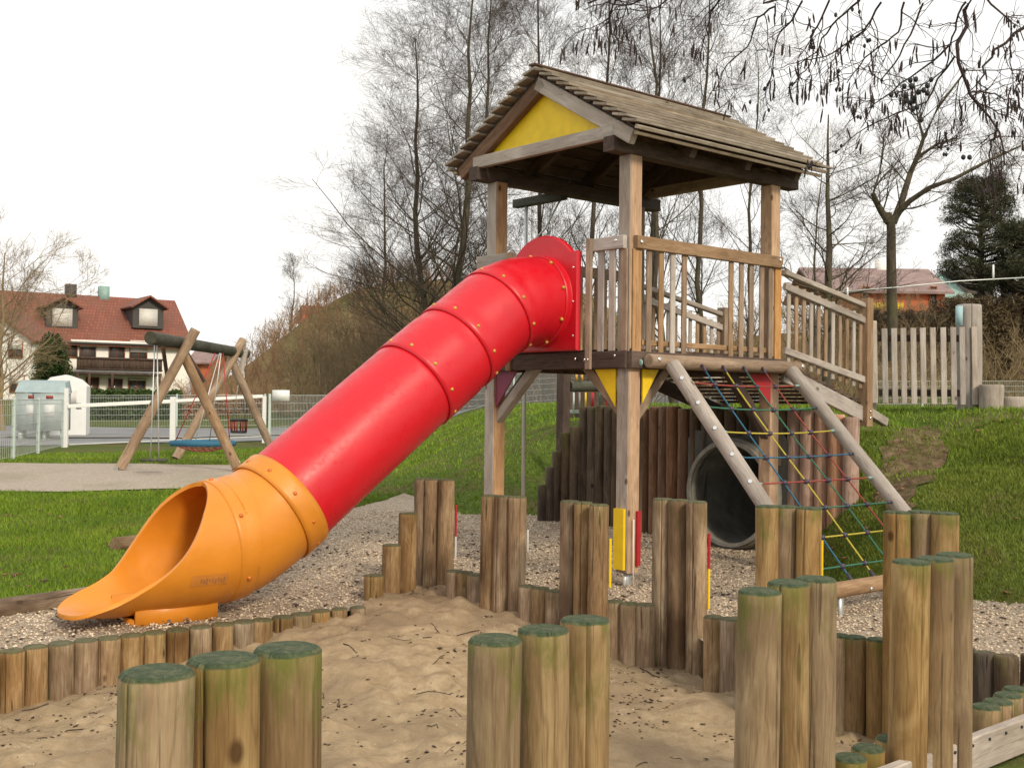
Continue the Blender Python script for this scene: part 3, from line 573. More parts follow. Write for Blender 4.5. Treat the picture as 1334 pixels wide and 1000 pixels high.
# log edging of lawn and gravel
def lying_log(p, q, r, label, mat=M['logold'], name='edging_log', cat='log', group='edging logs along the gravel'):
    p, q = Vector(p), Vector(q); t = thing(name, (p + q) / 2, label, cat, group); Mx, ln = frame(p, q); seed[0] += 1
    place('log', log_mesh(r, ln, seed[0], 16), mat, Matrix.Translation(q) @ Mx.to_3x3().to_4x4(), t); return t
lying_log((G(-60, 812)[0], G(-60, 812)[1], .05), (*G(128, 784)[:2], .05), .085, 'mossy edging log lying at the left edge behind the slide mouth')
lying_log((-4.15, 12.3, .06), (-2.35, 15.2, .06), .085, 'grey edging log lying in the lawn behind the orange hood')
lying_log((-2.3, 15.3, .06), (-1.35, 17.0, .06), .085, 'edging log lying between lawn and gravel below the red tube')
# ---------------------------------------------------------------- tower
tw = thing('play_tower', L(.98, 1.09, 0), 'wooden play tower with plank roof, yellow gable and slatted railings', 'play tower')
ZT = 3.80; ZD = 2.05
def bolt(p, nrm, r=.014, mat=None, par=None, name='bolt'):
    p = Vector(p); nrm = Vector(nrm).normalized(); return rod(name, [p, p + nrm * .006, p + nrm * .011], [r, r, r * .55], mat or M['chrome'], par if par is not None else tw, 10)
nA, nB = Vector((SY, -CY, 0)), Vector((-CY, -SY, 0))     # outward normals of the a=0 side and the b=0 side
h = PS / 2
for (a_, b_, mt) in ((h, h, 'warm'), (TW + h, h, 'warm'), (h, TL + h, 'warm'), (TW + h, TL + h, 'tower')):
    vbeam('post', a_, b_, .13, ZT, PS, PS, M[mt], tw)
    box('post_foot', L(a_, b_, .03), .09, .012, .30, M['steel'], tw, rz=YAW - math.pi / 4 + .75)
# grey weathered facing board on the gable side of the two front posts
for a_ in (h, TW + h): vbeam('facing_board', a_, -.0075, .14, ZT - .005, PS - .004, .012, M['grey'], tw)
# purlins, deck beams
for a_ in (h - .02, TW + h + .02): beam('purlin', L(a_, -.24, ZT + .06), L(a_, 2.45, ZT + .06), .13, .13, M['dark'], tw)
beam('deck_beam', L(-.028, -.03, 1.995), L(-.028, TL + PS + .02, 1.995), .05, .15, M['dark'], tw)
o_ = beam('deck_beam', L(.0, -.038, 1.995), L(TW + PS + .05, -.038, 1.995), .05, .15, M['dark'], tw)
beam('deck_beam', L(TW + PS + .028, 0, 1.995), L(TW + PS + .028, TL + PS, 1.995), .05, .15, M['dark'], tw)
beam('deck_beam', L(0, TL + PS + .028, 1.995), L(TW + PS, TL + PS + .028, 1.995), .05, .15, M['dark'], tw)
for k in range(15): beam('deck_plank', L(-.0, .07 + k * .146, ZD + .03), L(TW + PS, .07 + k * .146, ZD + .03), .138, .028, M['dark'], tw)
# railings: tops
beam('top_rail', L(-.028, .03, 3.027), L(-.028, TL + .12, 3.027), .05, .115, M['tower'], tw)
beam('top_rail', L(.03, -.042, 3.027), L(.47, -.042, 3.027), .05, .115, M['grey'], tw)
beam('top_rail', L(1.50, -.042, 3.0), L(TW + PS + .09, -.042, 3.0), .05, .13, M['grey'], tw)
beam('top_rail', L(TW + PS + .028, 0, 3.027), L(TW + PS + .028, TL + PS, 3.027), .05, .115, M['tower'], tw)
def b_at(x, a):   # where a line of sight through the photo's column x meets the side a=const
    u, y_, _ = ray(x, 400); k = u / y_; X0, Y0 = TX - a * SY, TY + a * CY; return (k * Y0 - X0) / (CY - k * SY)
def a_at(x, b):
    u, y_, _ = ray(x, 400); k = u / y_; X0, Y0 = TX + b * CY, TY + b * SY; return (X0 - k * Y0) / (SY + k * CY)
for x in (845, 861, 876, 891, 952, 965.5, 978.5, 992, 1003.5):
    vbeam('baluster', -.014, b_at(x, -.014), 2.06 if x < 900 else 2.03, 2.968, .022, .066, M['tower'] if x != 876 else M['grey'], tw)
vbeam('corner_board', -.012, h, 2.05, 2.968, .02, .11, M['warm'], tw); vbeam('corner_board', -.012, TL + h + .02, 2.03, 2.99, .022, .10, M['warm'], tw)
beam('lower_rail', L(.02, .16, 2.15), L(.02, TL, 2.15), .03, .05, M['tower'], tw)
for x in (783, 797.5, 813): vbeam('baluster', a_at(x, -.03), -.03, 2.075, 2.968, .078, .022, M['grey'] if x < 800 else M['tower'], tw)
vbeam('half_post', a_at(768.5, -.06), -.075, 1.915, 3.085, .07, .03, M['tower'], tw)
vbeam('half_post', 1.53, -.075, 1.915, 3.06, .07, .03, M['tower'], tw)
for k in range(15): vbeam('baluster', TW + PS + .01, .2 + k * .124, 2.06, 2.968, .022, .07, M['tower'], tw)
beam('lower_rail', L(TW + PS - .02, .1, 2.15), L(TW + PS - .02, TL, 2.15), .03, .05, M['tower'], tw)
# knee braces and coloured corner panels
def brace(p, q, mat, wd=.09, ht=.09, up=(0, 0, 1)): beam('knee_brace', p, q, wd, ht, mat, tw, up=up)
brace(L(.10, h, 1.50), L(.62, h, 1.98), M['tower']); brace(L(h, .10, 1.46), L(h, .58, 1.98), M['tower'])
brace(L(TW + .03, h, 1.44), L(TW - .56, h, 1.98), M['grey']); brace(L(h, TL + .04, 1.30), L(h, TL - .62, 1.98), M['dark'])
brace(L(TW + h, .1, 1.46), L(TW + h, .58, 1.98), M['dark']); brace(L(TW + h, TL, 1.46), L(TW + h, TL - .6, 1.98), M['dark'])
def tri(name, pts, nrm, th, mat):
    pts = [Vector(p) for p in pts]; nv = Vector(nrm).normalized() * th; V = [p[:] for p in pts] + [(p + nv)[:] for p in pts]; k = len(pts)
    m = bpy.data.meshes.new(name); m.from_pydata(V, [], [tuple(range(k))[::-1], tuple(range(k, 2 * k))] + [(i, (i + 1) % k, k + (i + 1) % k, k + i) for i in range(k)]); m.update()
    return place(name, m, mat, None, tw)
tri('corner_panel', [L(.16, .004, 1.915), L(.42, .004, 1.915), L(.16, .004, 1.58)], nB, .014, M['yellow'])
tri('corner_panel', [L(.004, .16, 1.915), L(.004, .37, 1.915), L(.004, .16, 1.62)], nA, .014, M['yellow'])
tri('corner_panel', [L(TW - .015, .02, 1.915), L(TW - .32, .02, 1.915), L(TW - .015, .02, 1.56)], nB, .014, M['purple'])
tri('corner_panel', [L(.004, TL - .01, 1.915), L(.004, TL - .36, 1.915), L(.004, TL - .01, 1.60)], nA, .014, M['reddark'])
# painted guard boards low on the posts
vbeam('guard_board', h + .005, -.03, .16, .69, .13, .03, M['yellow'], tw); vbeam('guard_board', -.016, h + .045, .19, .67, .028, .045, M['reddark'], tw)
vbeam('guard_board', TW + PS + .02, h, .25, .78, .028, .12, M['reddark'], tw); vbeam('guard_board', PS + .02, h, .25, .62, .028, .10, M['yellow'], tw)
rod('pale_strip', [L(-.03, .04, .0), L(-.03, .04, .60)], .006, M['white'], tw, 6)
# bolts
for z, b_ in ((3.03, .08), (3.05, TL + .07), (2.99, TL + .11)): bolt(L(-.053, b_, z), nA, .018)
for a_, z in ((.12, 3.045), (.12, 2.03), (.50, 3.03), (.47, 2.0), (.43, 2.0), (TW + .1, 1.99), (TW - .06, 1.99), (.59, 2.01)): bolt(L(a_, -.064 if z > 2.9 or a_ > .8 or a_ < .2 else -.09, z), nB, .014)
# gable: rafters, tie, yellow panel
AM = (TW + PS) / 2; EA = .31; ZE, ZA = 3.975, 4.714; SL = math.atan2(ZA - ZE, AM + EA); nb = -.16
def on_roof(side, s, b, dn=0.):   # s measured down the slope from the ridge, dn above the roof plane
    sg = -1 if side == 0 else 1; a_ = AM + sg * s * math.cos(SL); z = ZA - s * math.sin(SL); return L(a_ + sg * dn * math.sin(SL), b, z + dn * math.cos(SL))
SLEN = (AM + EA) / math.cos(SL)
for side in (0, 1):
    upv = (on_roof(side, 0, 0, 1) - on_roof(side, 0, 0, 0))
    for b_, mt in ((-.18, 'grey'), (.62, 'dark'), (1.42, 'dark'), (2.2, 'dark')):
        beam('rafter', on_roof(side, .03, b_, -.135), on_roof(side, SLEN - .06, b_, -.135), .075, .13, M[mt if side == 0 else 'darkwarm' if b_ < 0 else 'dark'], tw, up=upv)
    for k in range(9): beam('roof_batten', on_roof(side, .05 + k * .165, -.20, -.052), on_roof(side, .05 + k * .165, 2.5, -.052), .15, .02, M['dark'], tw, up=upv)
    n_c = 11; ex = SLEN / n_c
    for k in range(n_c):
        s0, s1 = k * ex - .02, (k + 1) * ex + .012; j0, j1 = rng.uniform(-.005, .005, 2)
        c0 = (on_roof(side, s0, 0, -.028) + on_roof(side, s1, 0, .022)) / 2; u2 = (on_roof(side, s1, 0, .022) - on_roof(side, s0, 0, -.028))
        nv = u2.cross(L(0, 1) - L(0, 0)).normalized(); nv = nv if nv.z > 0 else -nv
        off = L(0, 1) - L(0, 0); p0 = c0 + off * (-.30 + j0); p1 = c0 + off * (2.58 + j1)
        beam('roof_plank', p0, p1, u2.length, .022, M['shingle'], tw, up=nv, ch=.003)
    beam('eave_board', on_roof(side, SLEN + .005, -.27, -.03), on_roof(side, SLEN + .005, 2.50, -.03), .03, .035, M['shingle'], tw, up=upv)
    beam('eave_board', on_roof(side, SLEN - .01, -.24, -.085), on_roof(side, SLEN - .01, 2.46, -.085), .03, .03, M['shingle'], tw, up=upv)
beam('ridge_board', L(AM, -.31, ZA + .014), L(AM, 2.56, ZA + .014), .09, .02, M['dark'], tw)
beam('gable_tie', L(.02, nb - .03, 3.97), L(TW + PS - .02, nb - .03, 3.97), .06, .115, M['grey'], tw)
zb_ = 4.02; rr_ = (ZA - .20 - zb_) / math.tan(SL)
tri('gable_panel', [L(AM - rr_ - .08, nb + .035, zb_), L(AM + rr_ + .08, nb + .035, zb_), L(AM, nb + .035, ZA - .15)], nB, .012, M['yellow'])
tri('gable_panel', [L(AM - rr_ - .08, TL + .2, zb_), L(AM + rr_ + .08, TL + .2, zb_), L(AM, TL + .2, ZA - .15)], nB, .012, M['dark'])
beam('gable_tie', L(.02, TL + .24, 3.97), L(TW + PS - .02, TL + .24, 3.97), .06, .115, M['tower'], tw)
# ---------------------------------------------------------------- access ramp with railings
rp_ = thing('access_ramp', L(.98, 3.0, 1.6), 'wooden ramp with sloping slatted railings from the tower to the mound', 'ramp')
B0, B1 = TL + PS + .06, 3.66; zr0, zr1 = 2.03, 1.66
def zl(b, z0, z1): return z0 + (z1 - z0) * (b - B0) / (B1 - B0)
for a_, fr in ((.0, 1), (TW + PS - .02, 0)):
    vbeam('end_post', a_ - .02, B1 + .03, 1.40, 2.78, .12, .11, M['tower'], rp_)
    beam('stringer', L(a_ - .0, B0, zr0 - .10), L(a_, B1, zr1 - .13), .05, .16, M['dark'] if not fr else M['grey'], rp_)
    beam('hand_rail', L(a_ - .02, B0 - .03, 2.94), L(a_ - .02, B1 - .02, 2.70), .07, .05, M['grey'], rp_)
    beam('upper_rail', L(a_ - .035, B0 - .03, 2.80), L(a_ - .035, B1 - .02, 2.54), .035, .07, M['grey'], rp_)
    beam('lower_rail', L(a_ - .035, B0 - .03, 2.16), L(a_ - .035, B1 - .02, 1.90), .035, .07, M['grey'], rp_)
    for k in range(11):
        b_ = B0 + .08 + k * .13; vbeam('baluster', a_ - .006, b_, zl(b_, 2.04, 1.80), zl(b_, 2.86, 2.60), .022, .055, M['tower'] if k % 3 else M['grey'], rp_)
    for z in (1.56, 1.49): bolt(L(a_ - .083, B1 + .03, z), nA, .012, par=rp_)
for k in range(10):
    b_ = B0 + .07 + k * .155; beam('ramp_plank', L(.0, b_, zl(b_, zr0, zr1)), L(TW + .1, b_, zl(b_, zr0, zr1)), .14, .03, M['dark'], rp_)
# little ramp foot wedge on the grass
beam('foot_board', L(-.02, B1 + .1, 1.55), L(-.02, B1 + .42, 1.44), .08, .09, M['grey'], rp_)
# ---------------------------------------------------------------- steel fire pole
fp = thing('fire_pole', L(2.5, 1.0, 0), 'slim steel sliding pole with a timber arm under the roof', 'pole')
rod('pole', [L(2.5, 1.0, 0), L(2.5, 1.0, 3.83)], .021, M['steel'], fp, 14)
beam('arm', L(1.9, 1.0, 3.80), L(2.68, 1.0, 3.80), .09, .09, M['beamgreen'], fp)
rod('strut', [L(2.02, 1.2, 4.0), L(2.3, 1.1, 3.5), L(2.48, 1.0, 3.3)], .012, M['steel'], fp, 8)
# ---------------------------------------------------------------- tube slide
sl = thing('tube_slide', L(1.03, -2.4, 0), 'red plastic tube slide ending in an open orange mouth', 'slide')
S0 = L(1.03, -.06, 0); dS = Vector((-CY, -SY, 0)); dA = Vector((-SY, CY, 0)); RT = .40; RM = .445
tk = np.array([-.0, .15, .30, .45, .62, .80, 1.07, 1.52, 2.0, 2.78, 2.95, 3.12, 3.3, 3.5, 3.8]); zk = np.array([2.55, 2.55, 2.54, 2.50, 2.41, 2.28, 2.075, 1.745, 1.385, .79, .675, .59, .545, .525, .515])
def cz(t):   # smooth centre line height
    return float(np.mean(np.interp(np.linspace(t - .12, t + .12, 9), tk, zk)))
def ctr(t): p = S0 + dS * t; return Vector((p.x, p.y, cz(t)))
def tube_part(name, t0, t1, mat, r=RT, n_=14, flange=None):
    ts = np.linspace(t0, t1, n_); k = 48; V = []; e = .01
    for i, t in enumerate(ts):
        c = ctr(t); dz = (ctr(t + e) - ctr(t - e)).normalized(); side = dA; up = side.cross(dz); up = up if up.z > 0 else -up
        for j in range(k): an = 2 * math.pi * j / k; V.append((c + side * (r(t) if callable(r) else r) * math.cos(an) + up * (r(t) if callable(r) else r) * math.sin(an))[:])
    Fc = [(i * k + j, i * k + (j + 1) % k, (i + 1) * k + (j + 1) % k, (i + 1) * k + j) for i in range(n_ - 1) for j in range(k)]
    m = bpy.data.meshes.new(name); m.from_pydata(V, [], Fc); m.update(); o = place(name, m, mat, None, sl, sm=True)
    so_ = o.modifiers.new('thick', 'SOLIDIFY'); so_.thickness = .012; so_.offset = -1 if True else 1; return o
def ring_bolts(t, n_, r, mat, ph=0., skipback=False):
    c = ctr(t); e = .01; dz = (ctr(t + e) - ctr(t - e)).normalized(); up = dA.cross(dz); up = up if up.z > 0 else -up
    for k in range(n_):
        an = 2 * math.pi * k / n_ + ph; d_ = dA * math.cos(an) + up * math.sin(an); p = c + d_ * (r - .003)
        rod('bolt_cap', [p, p + d_ * .014, p + d_ * .021, p + d_ * .025], [.018, .017, .012, .004], mat, sl, 10)
def fl(t0, t1, base=RT, hh=.012):     # overlapping sleeve at one end of a segment
    return lambda t: base + hh * float(smooth(np.array((t - t0) / (t1 - t0))))
tube_part('tube_collar', -.0, .13, M['red'], lambda t: RT + .012 + .03 * float(smooth(np.array(1 - t / .06))), 6)
tube_part('tube_elbow', .05, .62, M['red'], lambda t: RT + .012 * float(smooth(np.array((t - .50) / .03))), 22)
tube_part('tube_segment', .60, 1.08, M['red'], lambda t: RT + .012 * float(smooth(np.array((t - .96) / .03))), 14)
tube_part('tube_segment', 1.06, 1.53, M['red'], lambda t: RT + .012 * float(smooth(np.array((t - 1.15) / .03))), 14)
tube_part('tube_segment', 1.51, 2.80, M['red'], RT, 26)
for t_, off in ((.575, .35), (1.02, .2), (1.475, .2)): ring_bolts(t_, 10, RT + .014, M['brass'], off)
ring_bolts(.15, 9, RT + .013, M['brass'], .1)
tube_part('orange_joint', 2.80, 3.26, M['orange'], lambda t: RT + .008 + .032 * float(smooth(np.array((t - 2.86) / .4))), 20)
tube_part('orange_flange', 2.72, 2.875, M['orange'], lambda t: RT + .024, 5)
tube_part('orange_flange', 3.235, 3.365, M['orange'], lambda t: RM + .007, 5)
ring_bolts(2.80, 10, RT + .024, M['obolt'], .25)
# mouth: shell whose cover opens towards the end
_rz = lambda t: float(np.interp(t, [3.0, 3.43, 3.50, 3.60, 3.68, 3.76, 3.84, 3.95, 4.05, 4.2, 4.35, 4.5, 4.62], [1.02, 1.0, .93, .80, .69, .58, .49, .39, .325, .255, .205, .16, .11]))
rimz = lambda t: 9. if t < 3.455 else float(np.mean([_rz(t + q) for q in (-.05, -.03, -.015, 0, .015, .03, .05)])) - 0.0
halfw = lambda t: RM * (1 - .27 * float(smooth(np.array((t - 3.75) / .75)))) * math.sqrt(max(1e-3, 1 - max(0, (t - 4.30) / .345) ** 2.4)) if t > 4.30 else RM * (1 - .27 * float(smooth(np.array((t - 3.75) / .75))))
ts = np.concatenate([np.linspace(3.20, 3.44, 6), np.linspace(3.46, 3.6, 8), np.linspace(3.63, 4.3, 22), np.linspace(4.32, 4.60, 14), np.array([4.615, 4.63, 4.64, 4.644])]); K = 56; V = []
for t in ts:
    p = S0 + dS * (t if t < 3.6 else 3.6 + (t - 3.6) * .83); zc = cz(min(t, 3.5)) - .0; r = RM + .006 * float(t < 3.33); hw = halfw(t) + (r - RM); bot = zc - r + .03 * float(smooth(np.array((t - 4.2) / .4))) ; rz_ = rimz(t)
    # angle from bottom to the rim on an ellipse (hw, r)
    ca = min(1., max(-1., (zc - rz_) / r)); ph = math.acos(ca)
    for j in range(K + 1):
        q = -1 + 2 * j / K; an = q * ph
        x_ = hw * math.sin(an) if ph <= math.pi / 2 or True else 0
        z_ = zc - r * math.cos(an)
        if t > 3.9:   # flatter trough towards the lip
            f_ = float(smooth(np.array((t - 3.9) / .5))); xf = hw * q; zf_ = bot + (rz_ - bot) * abs(q) ** 2.6; x_ = x_ * (1 - f_) + xf * f_; z_ = z_ * (1 - f_) + zf_ * f_
        V.append((p + dA * x_ + Vector((0, 0, z_)))[:])
K1 = K + 1; Fc = [(i * K1 + j, (i + 1) * K1 + j, (i + 1) * K1 + j + 1, i * K1 + j + 1) for i in range(len(ts) - 1) for j in range(K)]
m = bpy.data.meshes.new('mouth'); m.from_pydata(V, [], Fc); m.update(); o_ = place('mouth', m, M['orange'], None, sl, sm=True)
s_ = o_.modifiers.new('thick', 'SOLIDIFY'); s_.thickness = .03; s_.offset = 0
bv = o_.modifiers.new('round', 'BEVEL'); bv.width = .011; bv.segments = 3; bv.limit_method = 'ANGLE'; bv.angle_limit = R(50)
ring_bolts(3.30, 6, RM + .012, M['obolt'], .55)
# faded maker's plate on the near side of the mouth
def on_mouth(t, an): p = S0 + dS * t; return p - dA * ((RM + .0165) * math.sin(an)) + Vector((0, 0, cz(3.5) - (RM + .0165) * math.cos(an)))
M['print'] = plain('faded_print', (.56, .205, .03), .6); M['print2'] = plain('dark_faded_print', (.36, .15, .05), .6)
def decal(t0, t1, a0, a1, mat, name='faded_label', lift=0.):
    V = []; nn_ = 6
    for i in range(nn_ + 1):
        for j in range(5):
            p = on_mouth(t0 + (t1 - t0) * i / nn_, a0 + (a1 - a0) * j / 4); c = S0 + dS * (t0 + (t1 - t0) * i / nn_) + Vector((0, 0, cz(3.5))); V.append((p + (p - c).normalized() * lift)[:])
    m = bpy.data.meshes.new(name); m.from_pydata(V, [], [(i * 5 + j, (i + 1) * 5 + j, (i + 1) * 5 + j + 1, i * 5 + j + 1) for i in range(nn_) for j in range(4)]); m.update(); place(name, m, mat, None, sl, sm=True)
decal(3.44, 3.72, 1.02, 1.22, M['print'])
for k in range(9): decal(3.46 + k * .022, 3.473 + k * .022, 1.05 + .02 * (k % 3), 1.16 - .02 * (k % 2), M['print2'], 'faded_print', .001)
# foot of the mouth
ft = S0 + dS * 3.72; box('mount_plate', (ft - dA * .20 + Vector((0, 0, .085))), .62, .03, .20, M['orange'], sl, rz=YAW)
box('mount_plate', (ft + dA * .20 + Vector((0, 0, .085))), .62, .03, .20, M['orange'], sl, rz=YAW); box('mount_plate', (ft + dS * .30 + Vector((0, 0, .03))), .03, .37, .06, M['orange'], sl, rz=YAW)
for k in (-.06, .07): p = ft - dA * .216 + dS * k + Vector((0, 0, .035)); rod('bolt', [p, p - dA * .014], .013, M['chrome'], sl, 10)
# panel with arched head
def panel_outline():
    P = [(.55, 2.085), (.55, 2.985), (.575, 2.995), (.61, 2.985)]
    for k in range(13):
        an = R(40 + k * 100 / 12); P.append((1.03 - .50 * math.cos(an), 2.70 + .47 * math.sin(an)))
    P += [(1.45, 2.985), (1.485, 2.995), (1.51, 2.985), (1.51, 2.085)]; return P
P_ = panel_outline(); k = len(P_); V = []
for dn, ins_ in ((-.065, 0), (-.10, 0), (-.115, .014)):
    for a_, z in P_:
        V.append(L(a_ + (1.03 - a_) * ins_ * 1.8, dn, z + (2.55 - z) * ins_ * 1.8)[:])
Fc = [(i, (i + 1) % k, k + (i + 1) % k, k + i) for i in range(k)] + [(k + i, k + (i + 1) % k, 2 * k + (i + 1) % k, 2 * k + i) for i in range(k)] + [tuple(range(2 * k, 3 * k)), tuple(range(k))[::-1]]
m = bpy.data.meshes.new('entry_panel'); m.from_pydata(V, [], Fc); m.update(); place('entry_panel', m, M['red'], None, sl)
S0 = L(1.03, -.10, 0)
for z in (2.22, 2.53, 2.84):
    for a_ in (.60, 1.46): bolt(L(a_, -.113, z), nB, .012, par=sl)
# ---------------------------------------------------------------- climbing net
nt_ = thing('climbing_net', L(-1.0, 1.2, 0), 'climbing net of blue, yellow, green and red ropes between two sloping poles', 'climbing net')
def cyl_log(name, p, q, r, mat, par, k=18):
    Mx, ln = frame(p, q); seed[0] += 1; return place(name, log_mesh(r, ln, seed[0], k, cham=.01), mat, Matrix.Translation(Vector(q)) @ Mx.to_3x3().to_4x4(), par)
cyl_log('top_log', L(-.125, 2.34, 1.985), L(-.125, .10, 1.985), .063, M['tower'], nt_)
for b_ in (.18, 2.30): bolt(L(-.185, b_, 2.0), nA, .022, par=nt_)
bolt(L(-.06, .075, 1.97), nB, .03, M['copper'], par=nt_)
NT, NB, FT, FB = L(-.20, .33, 1.96), L(-1.84, .22, .17), L(-.20, 2.08, 1.96), L(-1.88, 2.10, .17)
cyl_log('side_pole', NB, NT, .068, M['grey'], nt_); cyl_log('side_pole', FB, FT, .068, M['grey'], nt_)
for k in range(8):
    s = .085 + k * .118; p = NT.lerp(NB, s); ax = (NB - NT).normalized(); d_ = (p - Vector((0, 0, CZ))); sdn = Vector((-CY, -SY, 0)); upn = ax.cross(sdn).normalized(); upn = upn if upn.z > 0 else -upn
    q = p + (sdn * .72 + upn * .55).normalized() * .064; rod('bolt', [q, q + (q - p).normalized() * .014], .017, M['chrome'], nt_, 10)
cyl_log('bottom_log', L(-1.9, 2.5, .20), L(-1.9, .12, .20), .062, M['tower'], nt_)
for b_ in (.36, 2.2): box('foot_plate', L(-1.9, b_, .04), .05, .02, .26, M['steel'], nt_, rz=YAW)
bolt(L(-1.955, .70, .18), nA, .018, par=nt_)
def surf(s, b):    # net plane: s down, b 0..1 across
    return (NT.lerp(NB, s)).lerp(FT.lerp(FB, s), b)
cols = ['ropered', 'ropegreen', 'ropeyellow', 'ropeblue']; vb = [.24, .41, .585, .75]; hs = [.085 + k * .118 for k in range(8)]
vcol = ['ropeblue', 'ropeyellow', 'ropegreen', 'ropered']
def sag(s, b, hz): return Vector((0, 0, -.03 * 4 * b * (1 - b) * (1 if hz else 1) * math.sin(math.pi * min(1, s * 1.3 + .25))))
for i, b_ in enumerate(vb):
    top_ = surf(-.01, b_) + Vector((0, 0, .0)); pts = [top_ + Vector((0, 0, -.01))] + [surf(s, b_) + sag(s, b_, 0) for s in hs] + [surf(.985, b_)]
    rod('upright_rope', pts, .0072, M[vcol[i]], nt_, 8); d_ = (pts[1] - pts[0]).normalized(); rod('rope_end', [pts[0], pts[0] + d_ * .08], .014, M['knob'], nt_, 8)
    d_ = (pts[-2] - pts[-1]).normalized(); rod('rope_end', [pts[-1], pts[-1] + d_ * .11], .014, M['knob'], nt_, 8)
hcol = ['ropered', 'ropegreen', 'ropeyellow', 'ropeblue', 'ropered', 'ropegreen', 'ropeyellow', 'ropegreen']
ball = None
for i, s in enumerate(hs):
    bs = [.035] + vb + [.965]; fine = []
    for q in np.linspace(.035, .965, 15): fine.append(surf(s, float(q)) + sag(s, float(q), 1))
    rod('cross_rope', fine, .0070, M[hcol[i]], nt_, 8)
    for (p, q) in ((fine[0], fine[1]), (fine[-1], fine[-2])): rod('rope_end', [p, p + (q - p).normalized() * .07], .013, M['knob'] if i % 2 else M['copper'], nt_, 8)
    for b_ in vb:
        c = surf(s, b_) + sag(s, b_, 1); rod('connector', [c + Vector((0, 0, z)) for z in (-.022, -.017, 0, .017, .022)], [.010, .024, .029, .024, .010], M['knob'], nt_, 10)
# ---------------------------------------------------------------- retaining wall and pipe
rw = thing('retaining_wall', L(1.5, WB, 0), 'wall of upright dark logs holding the mound behind the tower', 'log wall')
a_ = -.34
while a_ < 3.62:
    r = .075 if a_ > 2.2 else .085; zt_ = 1.57 + rng.uniform(-.02, .02)
    if a_ < .1: zt_ = 1.50 + .15 * (a_ + .34)
    if abs(a_ + r - 1.15) < .70:
        x_ = abs(a_ + r - 1.15); zlo = .63 + math.sqrt(max(0, .66 ** 2 - x_ * x_)) - .02
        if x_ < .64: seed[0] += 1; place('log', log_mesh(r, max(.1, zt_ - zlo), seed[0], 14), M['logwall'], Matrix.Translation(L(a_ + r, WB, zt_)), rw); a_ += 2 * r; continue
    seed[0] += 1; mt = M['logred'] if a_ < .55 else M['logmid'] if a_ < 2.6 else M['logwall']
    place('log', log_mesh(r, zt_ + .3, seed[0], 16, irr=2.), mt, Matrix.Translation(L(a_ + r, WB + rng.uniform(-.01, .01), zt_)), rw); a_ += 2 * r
for x, y in ((747, 555), (735.5, 563), (725, 587), (716, 607), (706.5, 630)):
    p = U(x, y, 15.0 + .0 * x); seed[0] += 1; place('log', log_mesh(.062, p[2] + .3, seed[0], 14, irr=2.), M['logwall'], Matrix.Translation((p[0], p[1] - .15, p[2])), rw)
pp = thing('tunnel_pipe', L(1.15, 3.6, 0), 'large concrete tunnel pipe opening under the tower', 'pipe')
def pipe_ring(name, b0, b1, ro, ri, mat, taper=0.):
    k = 56; V = []
    for b_, r in ((b0, ro - taper), (b1, ro), (b1, ri), (b0, ri)):
        V += [L(1.15 + r * math.cos(2 * math.pi * j / k), b_, .63 + r * math.sin(2 * math.pi * j / k))[:] for j in range(k)]
    Fc = [(i * k + j, i * k + (j + 1) % k, ((i + 1) % 4) * k + (j + 1) % k, ((i + 1) % 4) * k + j) for i in range(4) for j in range(k)]
    m = bpy.data.meshes.new(name); m.from_pydata(V, [], Fc); m.update(); o = place(name, m, mat, None, pp)
    m.polygons.foreach_set('use_smooth', [i // k in (0, 2) for i in range(4 * k)]); return o
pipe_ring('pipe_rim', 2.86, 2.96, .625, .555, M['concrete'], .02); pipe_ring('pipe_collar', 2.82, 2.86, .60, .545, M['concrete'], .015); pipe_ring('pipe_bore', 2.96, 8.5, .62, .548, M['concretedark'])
k = 40; V = []
for b_ in (2.975, 3.02):
    for r_ in (0, 1):
        for j in range(k):
            an = 2 * math.pi * (j + .5) / k; c_, s_ = math.cos(an), math.sin(an); q = .60 if r_ == 0 else .70 / max(abs(c_), abs(s_)); V.append(L(1.15 + q * c_, b_, .63 + q * s_ * (1 if r_ == 0 else .98))[:])
Fc = [(j, k + j, k + (j + 1) % k, (j + 1) % k) for j in range(k)] + [(2 * k + j, 2 * k + (j + 1) % k, 3 * k + (j + 1) % k, 3 * k + j) for j in range(k)] + [(k + j, 3 * k + j, 3 * k + (j + 1) % k, k + (j + 1) % k) for j in range(k)]
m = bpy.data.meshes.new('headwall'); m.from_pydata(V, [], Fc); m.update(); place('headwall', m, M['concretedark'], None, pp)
# rough mortar left of the pipe
def blob(name, c, r, mat, par, sq=(1, 1, 1), sd_=0):
    g = np.random.default_rng(sd_); n1, n2 = 9, 14; V = []
    for i in range(n1 + 1):
        for j in range(n2):
            th, ph = math.pi * i / n1, 2 * math.pi * j / n2; q = r * (1 + g.uniform(-.14, .14)); V.append((c[0] + q * sq[0] * math.sin(th) * math.cos(ph), c[1] + q * sq[1] * math.sin(th) * math.sin(ph), c[2] + q * sq[2] * math.cos(th)))
    Fc = [(i * n2 + j, i * n2 + (j + 1) % n2, (i + 1) * n2 + (j + 1) % n2, (i + 1) * n2 + j) for i in range(n1) for j in range(n2)]
    m = bpy.data.meshes.new(name); m.from_pydata(V, [], Fc); m.update(); return place(name, m, mat, None, par, sm=True)
# round log end beside the ramp, above the wall end
_e = U(1092, 557, 12.15); lying_log(L(.35, 3.5, _e[2] + .03), _e, .105, 'log with a pale round cut end lying under the ramp', M['logred'], group=None)
